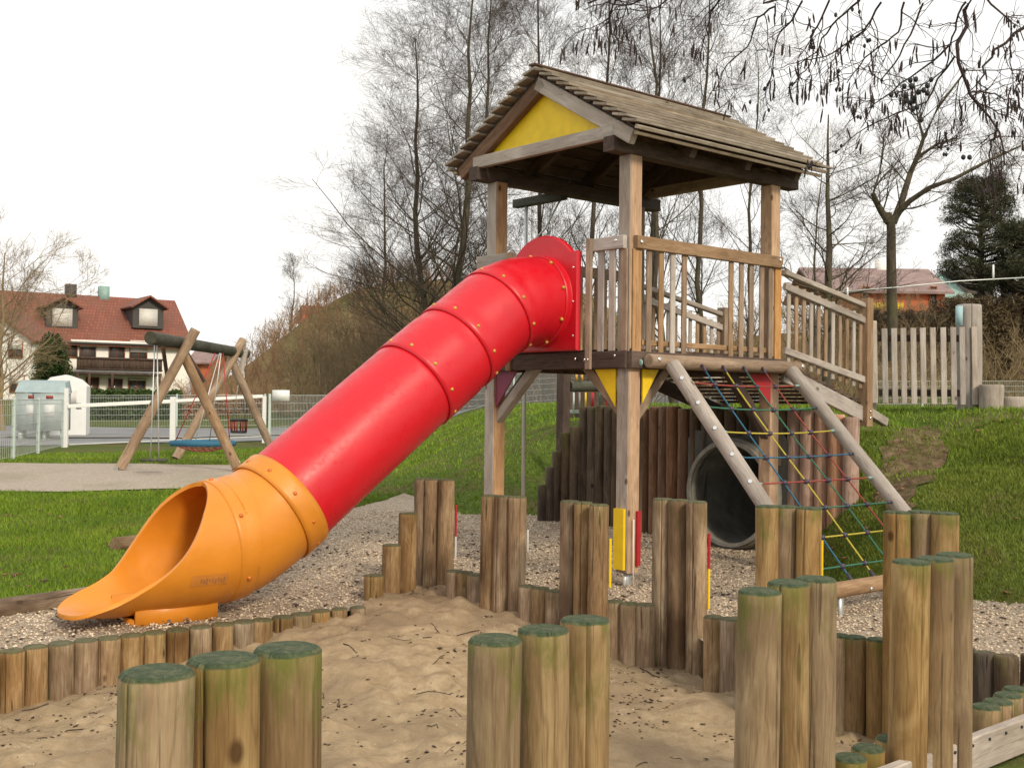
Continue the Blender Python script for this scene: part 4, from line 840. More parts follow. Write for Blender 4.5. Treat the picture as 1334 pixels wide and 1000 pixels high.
# ---------------------------------------------------------------- bar frame behind the tower
bf = thing('bar_frame', (.75, 16.6, 1.2), 'dark post with a log rail and coloured bars seen under the tower deck', 'play frame')
p = U(734, 500, 16.6); beam('post', (p[0], p[1], .7), (p[0], p[1], 2.3), .14, .14, M['dark'], bf, up=(.7, .7, 0))
q0, q1 = U(742, 503, 16.7), U(815, 503, 17.2); cyl_log('rail_log', q0, q1, .075, M['beamgreen'], bf)
for i, (x, mt) in enumerate(((747.5, 'greensteel'), (755, 'grey'), (763, 'yellow'), (772, 'reddark'), (781, 'ropegreen'), (790, 'reddark'))):
    z0, z1 = U(x, 537, 17.4), U(x, 511, 17.4); rod('bar', [z0, z1], .022 if i == 3 else .013, M[mt], bf, 8)
for x in (751, 758, 790): z0, z1 = U(x, 496, 16.7), U(x, 487, 16.7); rod('hook', [z0, z1], .02, M['brass'], bf, 8)
beam('base_rail', U(742, 536, 17.5), U(800, 537, 17.5), .05, .05, M['greensteel'], bf)
dk = thing('board_fence', (1.2, 17.8, 1.5), 'dark board fence behind the coloured bars under the tower deck', 'fence')
for k in range(8): z0 = U(744 + k * 8, 535, 17.8); beam('picket', (z0[0], z0[1], z0[2] - .1), (z0[0], z0[1], z0[2] + .42), .085, .02, M['dark'], dk)
# ---------------------------------------------------------------- picket fence on the mound
pf = thing('picket_fence', U(1200, 528, 15.3), 'grey wooden picket fence on the mound right of the ramp', 'fence')
for k, x in enumerate((1138.5, 1152, 1164.5, 1176.5, 1189.5, 1202, 1215, 1228.5, 1241.5, 1253, 1269)):
    Y = 15.2 + .02 * k; tp, bt = U(x, 428 - k * .25 + (k == 0) * 2, Y), U(x + 1.5, 524.5 + k * .25, Y); beam('picket', (bt[0], Y, bt[2]), (tp[0], Y, tp[2]), .075, .022, M['grey'], pf, up=(0, 1, 0))
for y in (440, 511): beam('fence_rail', U(1134, y, 15.27), U(1272, y + 1, 15.5), .04, .09, M['dark'], pf)
sp = thing('gate_post', U(1262, 532, 15.6), 'thick split log post with pale blue paint at the end of the picket fence', 'post')
tp = U(1262, 397, 15.6); bt = U(1262, 534, 15.6); place('log', log_mesh(.17, tp[2] - bt[2] + .3, 901, 20, True, irr=3.), M['grey'], Matrix.Translation(tp), sp)
p = U(1250, 398, 15.44); q = U(1251, 424, 15.42)
box('paint_patch', ((p[0] + q[0]) / 2, 15.455, (p[2] + q[2]) / 2), .09, .02, .26, plain('pale_blue_paint', (.36, .52, .55), .7), sp, rz=-.5)
sp = thing('gate_post', U(1131, 500, 15.4), 'pale short post top behind the ramp end post', 'post'); tp = U(1134, 418, 15.6); place('log', log_mesh(.085, 1.3, 902, 16, irr=2.), M['grey'], Matrix.Translation(tp), sp)
for (x, y, r, lb) in ((1291, 501, .155, 'broad grey stump right of the picket fence'), (1321, 517, .15, 'lower grey stump at the right edge beside the picket fence')):
    tp = U(x, y, 15.3); s_ = thing('stump', (tp[0], tp[1], 1.5), lb, 'stump', 'stumps on the mound'); seed[0] += 1; place('log', log_mesh(r, .9, seed[0], 18, True, irr=3.), M['grey'], Matrix.Translation(tp), s_)
# ---------------------------------------------------------------- swing
sw = thing('swing_set', (-5.6, 21.5, .4), 'log swing frame with crossed legs and a dark green beam', 'swing frame')
n0 = Vector(U(196, 440, 18.3)); n1 = Vector(U(320, 460.5, 25.2)); cyl_log('beam', n1, n0, .105, M['beamgreen'], sw)
def leg(p, q, r=.085, mat='tower'): cyl_log('leg', p, q, r, M[mat], sw)
leg(U(157, 609, 19.6), U(255, 429, 19.75)); leg(U(309, 609, 19.6), U(236, 455, 19.9)); leg(U(229, 597, 22.9), U(317, 442, 24.1)); leg(U(353, 582, 24.3), U(302, 470, 24.3))
cyl_log('brace', U(266, 497, 20.2), U(238, 450, 19.9), .035, M['dark'], sw); cyl_log('brace', U(218, 492, 20.4), U(212, 450, 20.), .035, M['dark'], sw); cyl_log('brace', U(313, 487, 24.5), U(320, 455, 24.6), .06, M['grey'], sw)
for (x, y, Y) in ((155, 614, 19.6), (311, 614, 19.6)): p = U(x, y, Y); rod('steel_foot', [(p[0], Y, p[2] + .18), (p[0] + (-.05 if x < 200 else .05), Y, p[2] - .15)], .02, M['steel'], sw, 6)
st_ = thing('seat_swing', U(200, 599, 19.0), 'flat green swing seat on chains at the near end of the swing frame', 'swing')
p = U(201, 599, 19.0); box('seat', p, .42, .17, .04, M['beamgreen'], st_, rz=.3)
for dx in (-5, 6): rod('chain', [U(201 + dx, 598, 19.0), U(203 + dx * .3, 449, 19.0)], .010, M['steel'], st_, 5)
ns_ = thing('nest_swing', U(264, 578, 22.0), 'round nest swing with a blue rim hanging inside the swing frame', 'swing'); c = Vector(U(264, 577, 21.6)); k = 28
a = Acc(); an = np.linspace(0, 2 * np.pi, k + 1); a.tube(np.stack([c.x + .56 * np.cos(an), c.y + .56 * np.sin(an), c.z + 0 * an], 1), .05, 10); place('rim', a.mesh('rim'), M['ropeblue'], None, ns_, sm=True)
a = Acc()
for q in np.linspace(-.5, .5, 11):
    e_ = math.sqrt(.56 ** 2 - q * q)
    a.tube([(c.x + x_, c.y + q, c.z - .16 * (1 - (x_ * x_ + q * q) / .32)) for x_ in np.linspace(-e_, e_, 7)], .008, 4); a.tube([(c.x + q, c.y + x_, c.z - .16 * (1 - (x_ * x_ + q * q) / .32)) for x_ in np.linspace(-e_, e_, 7)], .008, 4)
place('net', a.mesh('net'), plain('red_brown_rope', (.30, .09, .06), .8), None, ns_)
for (dx, dy) in ((-.5, 0), (.5, 0), (0, .5), (0, -.5)): rod('chain', [c + Vector((dx, dy, .04)), Vector(U(287 if dx > -.1 else 284, 460, 21.6)) + Vector((dx * .1, dy * .1, 0))], .009, M['steel'] if dy else M['reddark'], ns_, 5)
bs_ = thing('bucket_swing', U(311, 556, 24.9), 'small red and black bucket swing at the far end of the swing frame', 'swing'); c = Vector(U(311, 555, 24.8))
a = Acc(); a.tube(np.stack([c.x + .17 * np.cos(an), c.y + .17 * np.sin(an), c.z + .13 + 0 * an], 1), .025, 8); a.tube(np.stack([c.x + .15 * np.cos(an), c.y + .15 * np.sin(an), c.z - .12 + 0 * an], 1), .025, 8); place('rings', a.mesh('rings'), M['black'], None, bs_, sm=True)
for k in range(8): q = 2 * math.pi * k / 8; rod('bar', [(c.x + .16 * math.cos(q), c.y + .16 * math.sin(q), c.z - .11), (c.x + .165 * math.cos(q), c.y + .165 * math.sin(q), c.z + .12)], .018, M['ropered'], bs_, 6)
for dx in (-.14, .14): rod('chain', [c + Vector((dx, 0, .13)), U(317, 464, 24.8)], .008, M['steel'], bs_, 5)
# ---------------------------------------------------------------- wire fences, gate
def wire_fence(pts, hts, label, nper=1, post_mat='greensteel', hgt=1.15, step=.055, mesh_mat='steel', post_every=2.5, zf=T, sag_=.05):
    P0 = Vector(pts[0]); t = thing('wire_fence', P0, label, 'fence')
    for (p, q) in zip(pts[:-1], pts[1:]):
        p, q = Vector(p), Vector(q); ln = (q - p).length; n_ = max(1, int(round(ln / post_every)))
        for i in range(n_):
            a0, a1 = p.lerp(q, i / n_), p.lerp(q, (i + 1) / n_); a = Acc(); cnt = max(3, int((a1 - a0).length / step))
            for k in range(cnt): w_ = a0.lerp(a1, (k + .5) / cnt); a.tube([w_ + Vector((0, 0, .04)), w_ + Vector((0, 0, hgt))], .0045 if ln < 60 else .006, 3)
            for z in np.arange(.06, hgt, .2): a.tube([a0 + Vector((0, 0, z)), a1 + Vector((0, 0, z))], .007, 3)
            a.tube([a0 + Vector((0, 0, hgt)), a1 + Vector((0, 0, hgt))], .009, 3); place('wire_panel', a.mesh('wire_panel'), M[mesh_mat], None, t)
            beam('post', a0, a0 + Vector((0, 0, hgt + .04)), .06, .06, M[post_mat], t)
    q = Vector(pts[-1]); beam('post', q, q + Vector((0, 0, hgt + .04)), .06, .06, M[post_mat], t)
    return t
def gp(x, Y, z=None): u, y_, _ = ray(x, 560); X = u / y_ * Y; return (X, Y, float(T(X, Y)) if z is None else z)
wire_fence([gp(-60, 19.5, .38), gp(18, 22.5, .40), gp(50, 25, .41), gp(82, 28, .41)], None, 'pale green wire fence at the left edge before the recycling bins', post_every=3.2, step=.11)
wire_fence([gp(351, 30), gp(470, 33), gp(590, 37), gp(735, 44), gp(900, 52)], None, 'wire mesh fence with pale posts crossing behind the red tube', post_every=3.4, hgt=1.27)
wire_fence([gp(96, 40.5, .55), gp(230, 41, .6), gp(345, 42, .65)], None, 'thin wire garden fence across the road before the hedge', hgt=1.15, post_every=4)
wire_fence([gp(1125, 40, 1.45), gp(1340, 44, 1.62)], None, 'wire mesh fence on the mound behind the picket fence', hgt=1.05, post_every=3, step=.1)
gt = thing('swing_gate', gp(88, 28, .41), 'long white barred gate between the bins and the swing', 'gate')
for x, Y, w_ in ((86, 28., .09), (225, 28.9, .13), (344, 29.9, .09)): p = gp(x, Y, .42 + (Y - 28) * .05); beam('gate_post', p, (p[0], p[1], p[2] + (1.42 if x < 200 else 1.2)), w_, .09, M['white'], gt)
beam('top_bar', U(88, 529, 27.95), U(222, 522.5, 28.85), .06, .09, M['white'], gt); beam('top_bar', U(228, 522, 28.95), U(342, 516, 29.85), .06, .08, M['white'], gt)
beam('bottom_bar', U(90, 579, 27.95), U(345, 568, 29.85), .05, .03, M['steel'], gt)
sg = thing('sign_board', U(366, 514, 29.9), 'blank white sign on the wire fence right of the gate', 'sign'); box('plate', U(366, 515, 29.95), .44, .012, .28, M['white'], sg)
# ---------------------------------------------------------------- recycling bins
def bins():
    for i, (x, lb) in enumerate(((45, 'left pale teal recycling container behind the wire fence'), (68, 'right pale teal recycling container next to the white clothing bank'))):
        p = Vector(gp(x, 31.5)); t = thing('recycling_bin', p, lb, 'container', 'recycling containers behind the fence')
        a = Acc(); a.box((0, 0, .75), .78, .9, 1.0); place('bin_body', a.mesh('bin_body'), M['teal'], Matrix.Translation(p) @ Matrix.Rotation(.2, 4, 'Z'), t)
        V = [(-.42, -.48, 1.26), (.42, -.48, 1.26), (.42, .48, 1.26), (-.42, .48, 1.26), (-.36, -.30, 1.52), (.36, -.30, 1.52), (.36, .42, 1.60), (-.36, .42, 1.60)]
        m = bpy.data.meshes.new('bin_lid'); m.from_pydata(V, [], [(3, 2, 1, 0), (4, 5, 6, 7), (0, 1, 5, 4), (1, 2, 6, 5), (2, 3, 7, 6), (3, 0, 4, 7)]); m.update(); place('bin_lid', m, plain('blue_grey_lid', (.30, .38, .39), .5), Matrix.Translation(p) @ Matrix.Rotation(.2, 4, 'Z'), t)
        Mx = Matrix.Translation(p) @ Matrix.Rotation(.2, 4, 'Z')
        box('label_plate', None, .26, .01, .32, M['white'], t, M=Mx @ Matrix.Translation((0, -.457, .78))); box('red_sticker', None, .18, .01, .08, M['ropered'], t, M=Mx @ Matrix.Translation((0, -.457, 1.14)))
        for dx in (-.3, .3): box('bin_leg', None, .08, .7, .28, M['greensteel'], t, M=Mx @ Matrix.Translation((dx, 0, .12)))
bins()
p = Vector(gp(85, 34)); t = thing('clothing_bank', p, 'white clothing bank with a rounded top and a small red cross', 'container'); Mx = Matrix.Translation(p) @ Matrix.Rotation(.25, 4, 'Z')
pr = [(-.62, 0), (-.62, 1.42), (-.35, 1.66), (.05, 1.74), (.4, 1.62), (.62, 1.42), (.62, 0)]; V = [(x, -.55, z) for x, z in pr] + [(x, .55, z) for x, z in pr]; k = len(pr)
m = bpy.data.meshes.new('body'); m.from_pydata(V, [], [tuple(range(k))[::-1], tuple(range(k, 2 * k))] + [(i, (i + 1) % k, k + (i + 1) % k, k + i) for i in range(k)]); m.update(); place('body', m, M['white'], Mx, t)
box('cross', None, .17, .012, .05, M['redcross'], t, M=Mx @ Matrix.Translation((-.2, -.556, 1.42))); box('cross', None, .05, .014, .17, M['redcross'], t, M=Mx @ Matrix.Translation((-.2, -.556, 1.42)))
box('chute', None, .5, .05, .38, M['shutter'], t, M=Mx @ Matrix.Translation((.1, -.58, 1.1)))
box('notice', None, .14, .012, .18, M['teal'], t, M=Mx @ Matrix.Translation((.42, -.556, .85)))
# ---------------------------------------------------------------- houses
def prism_roof(name, x0, x1, y0, y1, ze, zr, mat, par, ov=.6, ovx=.5, th=.18, hip=None):
    ym = (y0 + y1) / 2; sl_ = (zr - ze) / (ym - y0); o = []
    for sg in (0, 1):
        ya = y0 - ov if sg == 0 else y1 + ov; za = ze - ov * sl_; V = [(x0 - ovx, ya, za), (x1 + ovx, ya, za), (x1 + ovx, ym, zr), (x0 - ovx, ym, zr)]; V += [(x, y, z - th) for x, y, z in V]
        m = bpy.data.meshes.new(name); m.from_pydata(V, [], [(0, 1, 2, 3), (7, 6, 5, 4), (0, 4, 5, 1), (1, 5, 6, 2), (2, 6, 7, 3), (3, 7, 4, 0)]); m.update(); place(name, m, mat, None, par)
def gable_walls(x0, x1, y0, y1, z0, ze, zr, mat, par, name='wall'):
    ym = (y0 + y1) / 2; V = []
    for x in (x0, x1): V += [(x, y0, z0), (x, y1, z0), (x, y1, ze), (x, ym, zr), (x, y0, ze)]
    m = bpy.data.meshes.new(name); m.from_pydata(V, [], [(0, 1, 2, 3, 4)[::-1], (5, 6, 7, 8, 9), (0, 5, 9, 4), (1, 2, 7, 6), (0, 1, 6, 5)]); m.update(); return place(name, m, mat, None, par)
def window(cx, cy, cz_, ww, hh_, par, shutter=0., panes=2):
    f = Acc(); e = .07
    for dx in (-ww / 2, ww / 2): f.box((dx, 0, 0), e, .12, hh_ + e)
    for dz in (-hh_ / 2, hh_ / 2): f.box((0, 0, dz), ww, .12, e)
    if panes == 2: f.box((0, 0, 0), e, .1, hh_)
    fo = place('window', f.mesh('window'), M['frame'], Matrix.Translation((cx, cy, cz_)), par)
    a = Acc(); a.box((0, 0, 0), ww - e, .04, hh_ - e); place('pane', a.mesh('pane'), M['glass'], Matrix.Translation((cx, cy + .03, cz_)), fo)
    if shutter: a = Acc(); a.box((0, 0, 0), ww, .05, hh_ * shutter); place('roller_shutter', a.mesh('roller_shutter'), M['shutter'], Matrix.Translation((cx, cy - .07, cz_ + hh_ / 2 * (1 - shutter))), fo)
TH = R(34); HO = U(245, 500, 100); HR = Matrix.Translation((HO[0], 100, 0)) @ Matrix.Rotation(TH, 4, 'Z'); HI = HR.inverted()
hs_ = thing('house', HR @ Vector((-7, 5, 1.4)), 'white two storey house with red tiled roof, dormers and a brown balcony', 'house')
def hl(x, y, yl=0.):      # line of sight through (x, y) met with the house's own plane y = yl
    o = HI @ Vector((0, 0, CZ)); d = HI.to_3x3() @ Vector(ray(x, y)); k = (yl - o.y) / d.y; p = o + d * k; return p.x, p.z
HM[0] = HR
ze_ = hl(240, 444, -.5)[1] - .15; zr_ = hl(221, 391, 5.)[1]; hx0, hx1 = hl(-60, 450)[0], 0.
gable_walls(hx0, hx1, 0, 10, .8, ze_, zr_ - .25, M['plaster'], hs_); prism_roof('roof', hx0, hx1, 0, 10, ze_ + .1, zr_, M['tiles'], hs_, ov=.6, ovx=.35)
for x, y, ww, hh_, sh in ((92, 454, 1.0, 1.4, 0), (114, 457, 1.25, 1.5, .3), (152, 456, 1.25, 1.7, 0), (180, 456, 1.4, 1.6, .62), (178, 505, 1.4, 1.5, .1), (150, 507, 1.1, 1.7, 0), (120, 507, 1., 1.9, 0)):
    X, Z = hl(x, y); window(X, -.06, Z, ww, hh_, hs_, sh)
for x, xw in ((81, 2.5), (193, 2.6)):      # dormers
    X, Zb = hl(x, 423, 1.0); _, Zw = hl(x, 413.5, 1.0); _, Zp = hl(x, 385 if x > 100 else 386, 1.0); sl_ = (zr_ - ze_ - .1) / 5
    hw_ = xw / 2; zt0 = Zw + 1.05; bk = min(4.6, (zt0 - ze_) / sl_)
    V = [(-hw_, 1, Zb - .3), (hw_, 1, Zb - .3), (hw_, 1, zt0), (0, 1, Zp - .15), (-hw_, 1, zt0), (-hw_, 4.8, Zb - .3), (hw_, 4.8, Zb - .3), (hw_, 4.8, zt0), (0, 4.8, Zp - .15), (-hw_, 4.8, zt0)]
    m = bpy.data.meshes.new('dormer'); m.from_pydata([(X + a, b, c) for a, b, c in V], [], [(0, 1, 2, 3, 4), (5, 9, 8, 7, 6), (0, 4, 9, 5), (1, 6, 7, 2), (2, 7, 8, 3), (3, 8, 9, 4)]); m.update(); dm = place('dormer', m, M['slate'], None, hs_)
    dz = (Zp - zt0) / hw_ * .35; V = [(-hw_ - .35, .4, zt0 - dz), (0, .4, Zp), (hw_ + .35, .4, zt0 - dz), (-hw_ - .35, 5, zt0 - dz), (0, 5, Zp), (hw_ + .35, 5, zt0 - dz)]
    m = bpy.data.meshes.new('dormer_roof'); m.from_pydata([(X + a, b, c) for a, b, c in V], [], [(0, 1, 4, 3), (1, 2, 5, 4)]); m.update(); place('dormer_roof', m, M['tiles'], None, dm).modifiers.new('t', 'SOLIDIFY').thickness = .14
    box('dormer_window', (X, .96, Zw), 1.55, .06, 1.45, M['shutter'], dm)
for x in (92, 135): X, Z = hl(x, 386, 5); box('chimney', (X, 5, zr_ + .1), .8, .8, 1.5, M['copper'] if x > 100 else M['slate'], hs_)
X0, Z0 = hl(100, 484, -1.5); X1, _ = hl(211, 484, -1.5); _, Z1_ = hl(150, 467, -1.5)
box('balcony_floor', ((X0 + X1) / 2, -.75, Z0 - .1), X1 - X0, 1.5, .22, M['dark'], hs_); box('balcony_rail', ((X0 + X1) / 2, -1.5, Z1_), X1 - X0 + .1, .1, .16, M['dark'], hs_)
box('balcony_rail', ((X0 + X1) / 2, -1.5, Z0 + .25), X1 - X0 + .1, .08, .1, M['dark'], hs_)
for k in range(60): xx = X0 + (X1 - X0) * (k + .5) / 60; box('balcony_slat', (xx, -1.46, (Z0 + Z1_) / 2 + .1), .13, .03, Z1_ - Z0 - .1, M['dark'], hs_)
for x in (101, 116, 146, 208): X, _ = hl(x, 500, -1.45); box('balcony_post', (X, -1.45, (Z0 + 1.2) / 2 - .1), .18, .18, Z0 - 1.2, M['dark'], hs_)
X, Z = hl(153, 444.5, -.3); box('awning', (X, -.3, Z - .1), 7.4, .5, .2, M['plaster'], hs_)
box('gutter', ((hx0 + hx1) / 2, -.62, ze_ - .35), hx1 - hx0 + .7, .16, .16, M['slate'], hs_)
HM[0] = None
h2 = thing('house', (-43, 92, 1.4), 'white gabled house wing at the left edge behind bare branches', 'house')
X0, X1 = U(-70, 480, 86)[0], U(40, 480, 86)[0]; a = Acc(); 
V = [(X0, 86, .8), (X1, 86, .8), (X1, 86, 5.9), ((X0 + X1) / 2, 86, 8.0), (X0, 86, 5.9), (X0, 92, .8), (X1, 92, .8), (X1, 92, 5.9), ((X0 + X1) / 2, 92, 8.0), (X0, 92, 5.9)]
m = bpy.data.meshes.new('wall'); m.from_pydata(V, [], [(0, 1, 2, 3, 4), (5, 9, 8, 7, 6), (1, 6, 7, 2), (0, 4, 9, 5)]); m.update(); place('wall', m, M['plaster'], None, h2)
m = bpy.data.meshes.new('roof'); xm = (X0 + X1) / 2; m.from_pydata([(X0 - .4, 85.6, 5.8), (xm, 85.6, 8.2), (X1 + .4, 85.6, 5.8), (X0 - .4, 92.5, 5.8), (xm, 92.5, 8.2), (X1 + .4, 92.5, 5.8)], [], [(0, 1, 4, 3), (1, 2, 5, 4)]); m.update(); q = place('roof', m, M['tiles'], None, h2).modifiers.new('t', 'SOLIDIFY'); q.thickness = .2
def hxz(x, y, Y=99.9): p = U(x, y, Y); return p[0], p[2]
for x, y in ((20, 455), (22, 500)): X, Z = hxz(x, y, 85.9); window(X, 85.93, Z, 1.0, 1.2, h2, .5)
h3 = thing('house', (-27, 115, 1.4), 'small orange brick house behind the swing frame', 'house')
X0, X1 = U(250, 470, 118)[0], U(272, 470, 118)[0]; gable_walls(X0, X1, 118, 126, 1, 5.6, 7.0, M['brick'], h3); prism_roof('roof', X0, X1, 118, 126, 5.6, 7.1, M['tilesgrey'], h3)
h3 = thing('house', (30, 92, 5), 'long orange brick building with pinkish roof behind the trees on the right', 'house')
X0, X1 = U(1122, 400, 88)[0], U(1231, 400, 88)[0]; gable_walls(X0, X1, 88, 98, 5, 10.5, 12.2, M['brick'], h3); prism_roof('roof', X0 - 3, X1, 88, 98, 10.6, 12.7, M['tilesgrey'], h3)
for x in (1128, 1160, 1216): X, Z = hxz(x, 388, 87.9); window(X, 87.93, Z, .5, 1.7, h3, 0, 1)
X, Z = hxz(1150, 400, 87.8); box('pale_band', (X, 87.95, Z + .1), 3.2, .06, .5, M['yellow'], h3)
X, Z = hxz(1148, 349, 93); box('chimney', (X, 93, Z), .8, .8, 1.3, M['plaster'], h3)
h4 = thing('house', (36, 98, 6), 'building with pale green roof beside the conifer on the right', 'house')
X0, X1 = U(1205, 400, 97)[0], U(1285, 400, 97)[0]; gable_walls(X0, X1, 97, 105, 5, 11.2, 12.9, M['slate'], h4); prism_roof('roof', X0, X1 - 1.8, 97, 105, 11.2, 13.2, M['copper'], h4)
box('dark_wing', (X1 - .6, 101, 9.6), 2.4, 8, 7.6, M['slate'], h4)
# red house corner behind hill left of tower
h5 = thing('house', (-14, 95, 8), 'red brick house corner among the twigs left of the red tube', 'house')
X0, X1 = U(394, 420, 96)[0], U(410, 420, 96)[0]; gable_walls(X0, X1, 96, 100, 6, 8.6, 10., M['brick'], h5); prism_roof('roof', X0, X1, 96, 100, 8.4, 9.6, M['tiles'], h5)
# mast and overhead line
ms = thing('mast', U(693, 90, 60), 'thin pale mast rising behind the tower ridge', 'mast'); rod('pole', [U(693.5, 520, 60), U(693.5, 46, 60)], .07, M['white'], ms, 8)
ow = thing('overhead_wire', U(1200, 370, 35), 'thin pale wire crossing before the brick building on the right', 'wire')
rod('wire', [U(1085, 381, 35), U(1170, 374, 35), U(1250, 366, 35), U(1400, 358, 35)], .018, M['steel'], ow, 5)
for x, y in ((1104, 379), (1294, 357)): rod('hanger', [U(x, y - 12 if x > 1200 else y - 5, 35), U(x, y + 8, 35)], .03, M['white'], ow, 6)
# ---------------------------------------------------------------- vegetation
def norm(v): return v / (np.linalg.norm(v, axis=-1, keepdims=True) + 1e-9)
def children(P, Rr, cnt, t0, t1, ln, ang, npts, g, up=.3, wob=.12, rs=.5, lenpow=.6, taper=.25, lfun=None, rmin=.003):
    Mn, n_, _ = P.shape; t = g.uniform(t0, t1, (Mn, cnt)); f = t * (n_ - 1); i = np.minimum(f.astype(int), n_ - 2); fr = (f - i)[..., None]
    ii = np.arange(Mn)[:, None]; S = P[ii, i] * (1 - fr) + P[ii, i + 1] * fr; D = norm(P[ii, i + 1] - P[ii, i]); rr = Rr[ii, i] * (1 - fr[..., 0]) + Rr[ii, i + 1] * fr[..., 0]
    S = S.reshape(-1, 3); D = D.reshape(-1, 3); rr = rr.ravel(); t = t.ravel(); k = len(S)
    rnd = norm(g.normal(size=(k, 3))); perp = norm(rnd - D * (rnd * D).sum(1, keepdims=True)); a_ = ang * g.uniform(.75, 1.25, (k, 1)); d = norm(D * np.cos(a_) + perp * np.sin(a_))
    le = ln * g.uniform(.6, 1.2, k) * ((1 - t * .75) ** lenpow if lfun is None else lfun(t)); out = np.zeros((k, npts, 3)); out[:, 0] = S; step = (le / (npts - 1))[:, None]
    for j in range(1, npts):
        d = norm(d + np.array([0, 0, up]) / npts + g.normal(size=(k, 3)) * wob); out[:, j] = out[:, j - 1] + d * step
    r0 = np.maximum(rr * rs, rmin); R2 = r0[:, None] * np.linspace(1, taper, npts)[None]; return out, np.maximum(R2, rmin * .6)
def make_tree(seed_, H, r0, n1, l1, ang1, up1, n2=9, l2=.45, n3=6, n4=5, lean=(0, 0), t0=.12, lfun=None, wob=.085, n4len=.55, bark='bark', twig='twig', rt=.0038):
    g = np.random.default_rng(seed_); z = np.linspace(0, H, 12); tr = np.zeros((1, 12, 3)); tr[0, :, 2] = z; dx = np.cumsum(g.normal(size=(12, 2)) * wob * H / 12, axis=0); dx[0] = 0; tr[0, :, :2] = dx + np.outer(z / H, lean)
    rt0 = r0 * (1 - .93 * (z / H))[None] ** .9 + .004; rt0[0, 0] *= 1.35; big = Acc(); fine = Acc(); big.add(*tube_np(tr, rt0, 9))
    P1, R1 = children(tr, rt0, n1, t0, .97, l1, ang1, 8, g, up1, .10, .33, lfun=lfun, rmin=.010, taper=.2); big.add(*tube_np(P1, R1, 6))
    P2, R2 = children(P1, R1, n2, .15, .98, l1 * l2, .75, 6, g, up1 * .7, .14, .55, rmin=.007); big.add(*tube_np(P2, R2, 4))
    P3, R3 = children(P2, R2, n3, .15, 1., l1 * l2 * .5, .7, 4, g, up1 * .5, .16, .5, rmin=rt); fine.add(*tube_np(P3, R3, 3))
    P4, R4 = children(P3, R3, n4, .15, 1., l1 * l2 * .5 * n4len, .65, 3, g, .2, .15, .6, rmin=rt); fine.add(*tube_np(P4, R4, 3))
    return big.mesh('trunk'), fine.mesh('crown'), M[bark], M[twig]
def put_tree(proto, x, Y, label, group=None, s=1., rz=0., z=None, name='bare_tree', X=None, sx=None):
    tm, cm, bm_, tw_ = proto
    if X is None: u, y_, _ = ray(x, 480); X = u / y_ * Y
    zz = float(T(X, Y)) - .1 if z is None else z; t = thing(name, (X, Y, zz), label, 'tree', group); Mx = Matrix.Translation((X, Y, zz)) @ Matrix.Rotation(rz, 4, 'Z') @ Matrix.Diagonal((sx or s, sx or s, s, 1))
    place('trunk', tm, bm_, Mx, t, sm=True); place('crown', cm, tw_, Mx, t); return t
low_wide = lambda t: np.interp(t, [0, .15, .35, .7, 1], [1.0, 1.05, .85, .5, .2])
narrow = lambda t: np.interp(t, [0, .2, .5, 1], [.6, 1., .8, .35])
alderA = make_tree(11, 21, .18, 44, 7.0, 1.0, .5, lfun=low_wide, n2=9, n3=7, n4=5)
alderB = make_tree(12, 20, .13, 26, 5.0, .60, .9, lfun=narrow, n2=8, n3=6, n4=6)
alderC = make_tree(13, 19, .13, 28, 5.4, .75, .7, lfun=narrow, n2=7, n3=6, n4=4)
youngD = make_tree(14, 8, .10, 26, 2.6, .8, .6, lfun=narrow, n2=7, n3=5, n4=4, twig='twig')
trees = 'bare trees behind the tower'
put_tree(alderA, 586, 42, 'tall spreading bare tree left of the tower roof', trees, .78, 1.0, sx=1.0)
put_tree(alderA, 560, 46, 'second bare tree with wide low limbs behind the tallest left one', trees, .72, 3.9, sx=.95)
put_tree(alderB, 640, 44, 'slim bare tree behind the left roof slope', trees, .86, .4, sx=1.)
put_tree(alderB, 708, 48, 'slim bare tree behind the roof ridge beside the mast', trees, .93, 2.4, sx=1.05)
put_tree(alderB, 770, 45, 'bare tree with upright stem seen over the roof left of the front tower post', trees, .88, 4.4, sx=1.)
put_tree(alderC, 838, 50, 'bare tree behind the front tower post', trees, 1.0, 1.4)
put_tree(alderC, 880, 43, 'bare tree seen through the open tower right of the front post', trees, .88, 3., sx=1.)
put_tree(alderB, 905, 47, 'bare upright tree beside the one right of the front post', trees, .92, 5.2, sx=1.)
put_tree(alderC, 960, 52, 'bare tree behind the right part of the roof', trees, .85, .9)
put_tree(alderC, 1045, 50, 'thin bare tree close left of the straight dark trunk', trees, .6, .2)
put_tree(alderA, 500, 62, 'small bare tree on the scrubby rise left of the tall tree', trees, .55, 2.2)
put_tree(youngD, 380, 75, 'lone thin bare tree on the left shoulder of the rise', None, .62, 0)
put_tree(youngD, 1300, 60, 'slender bare tree rising beside the conifer at the right edge', trees, 1.5, 1.1)
# straight dark trunk with a fork
g14 = make_tree(21, 11.5, .18, 26, 3.4, 1.2, .35, n2=8, n3=6, n4=5, t0=.25, lfun=lambda t: 1 + 0 * t, wob=.02)
put_tree(g14, 1077, 38, 'bare tree with a straight dark trunk right of the roof end', None, .84, 2.6, sx=1.)
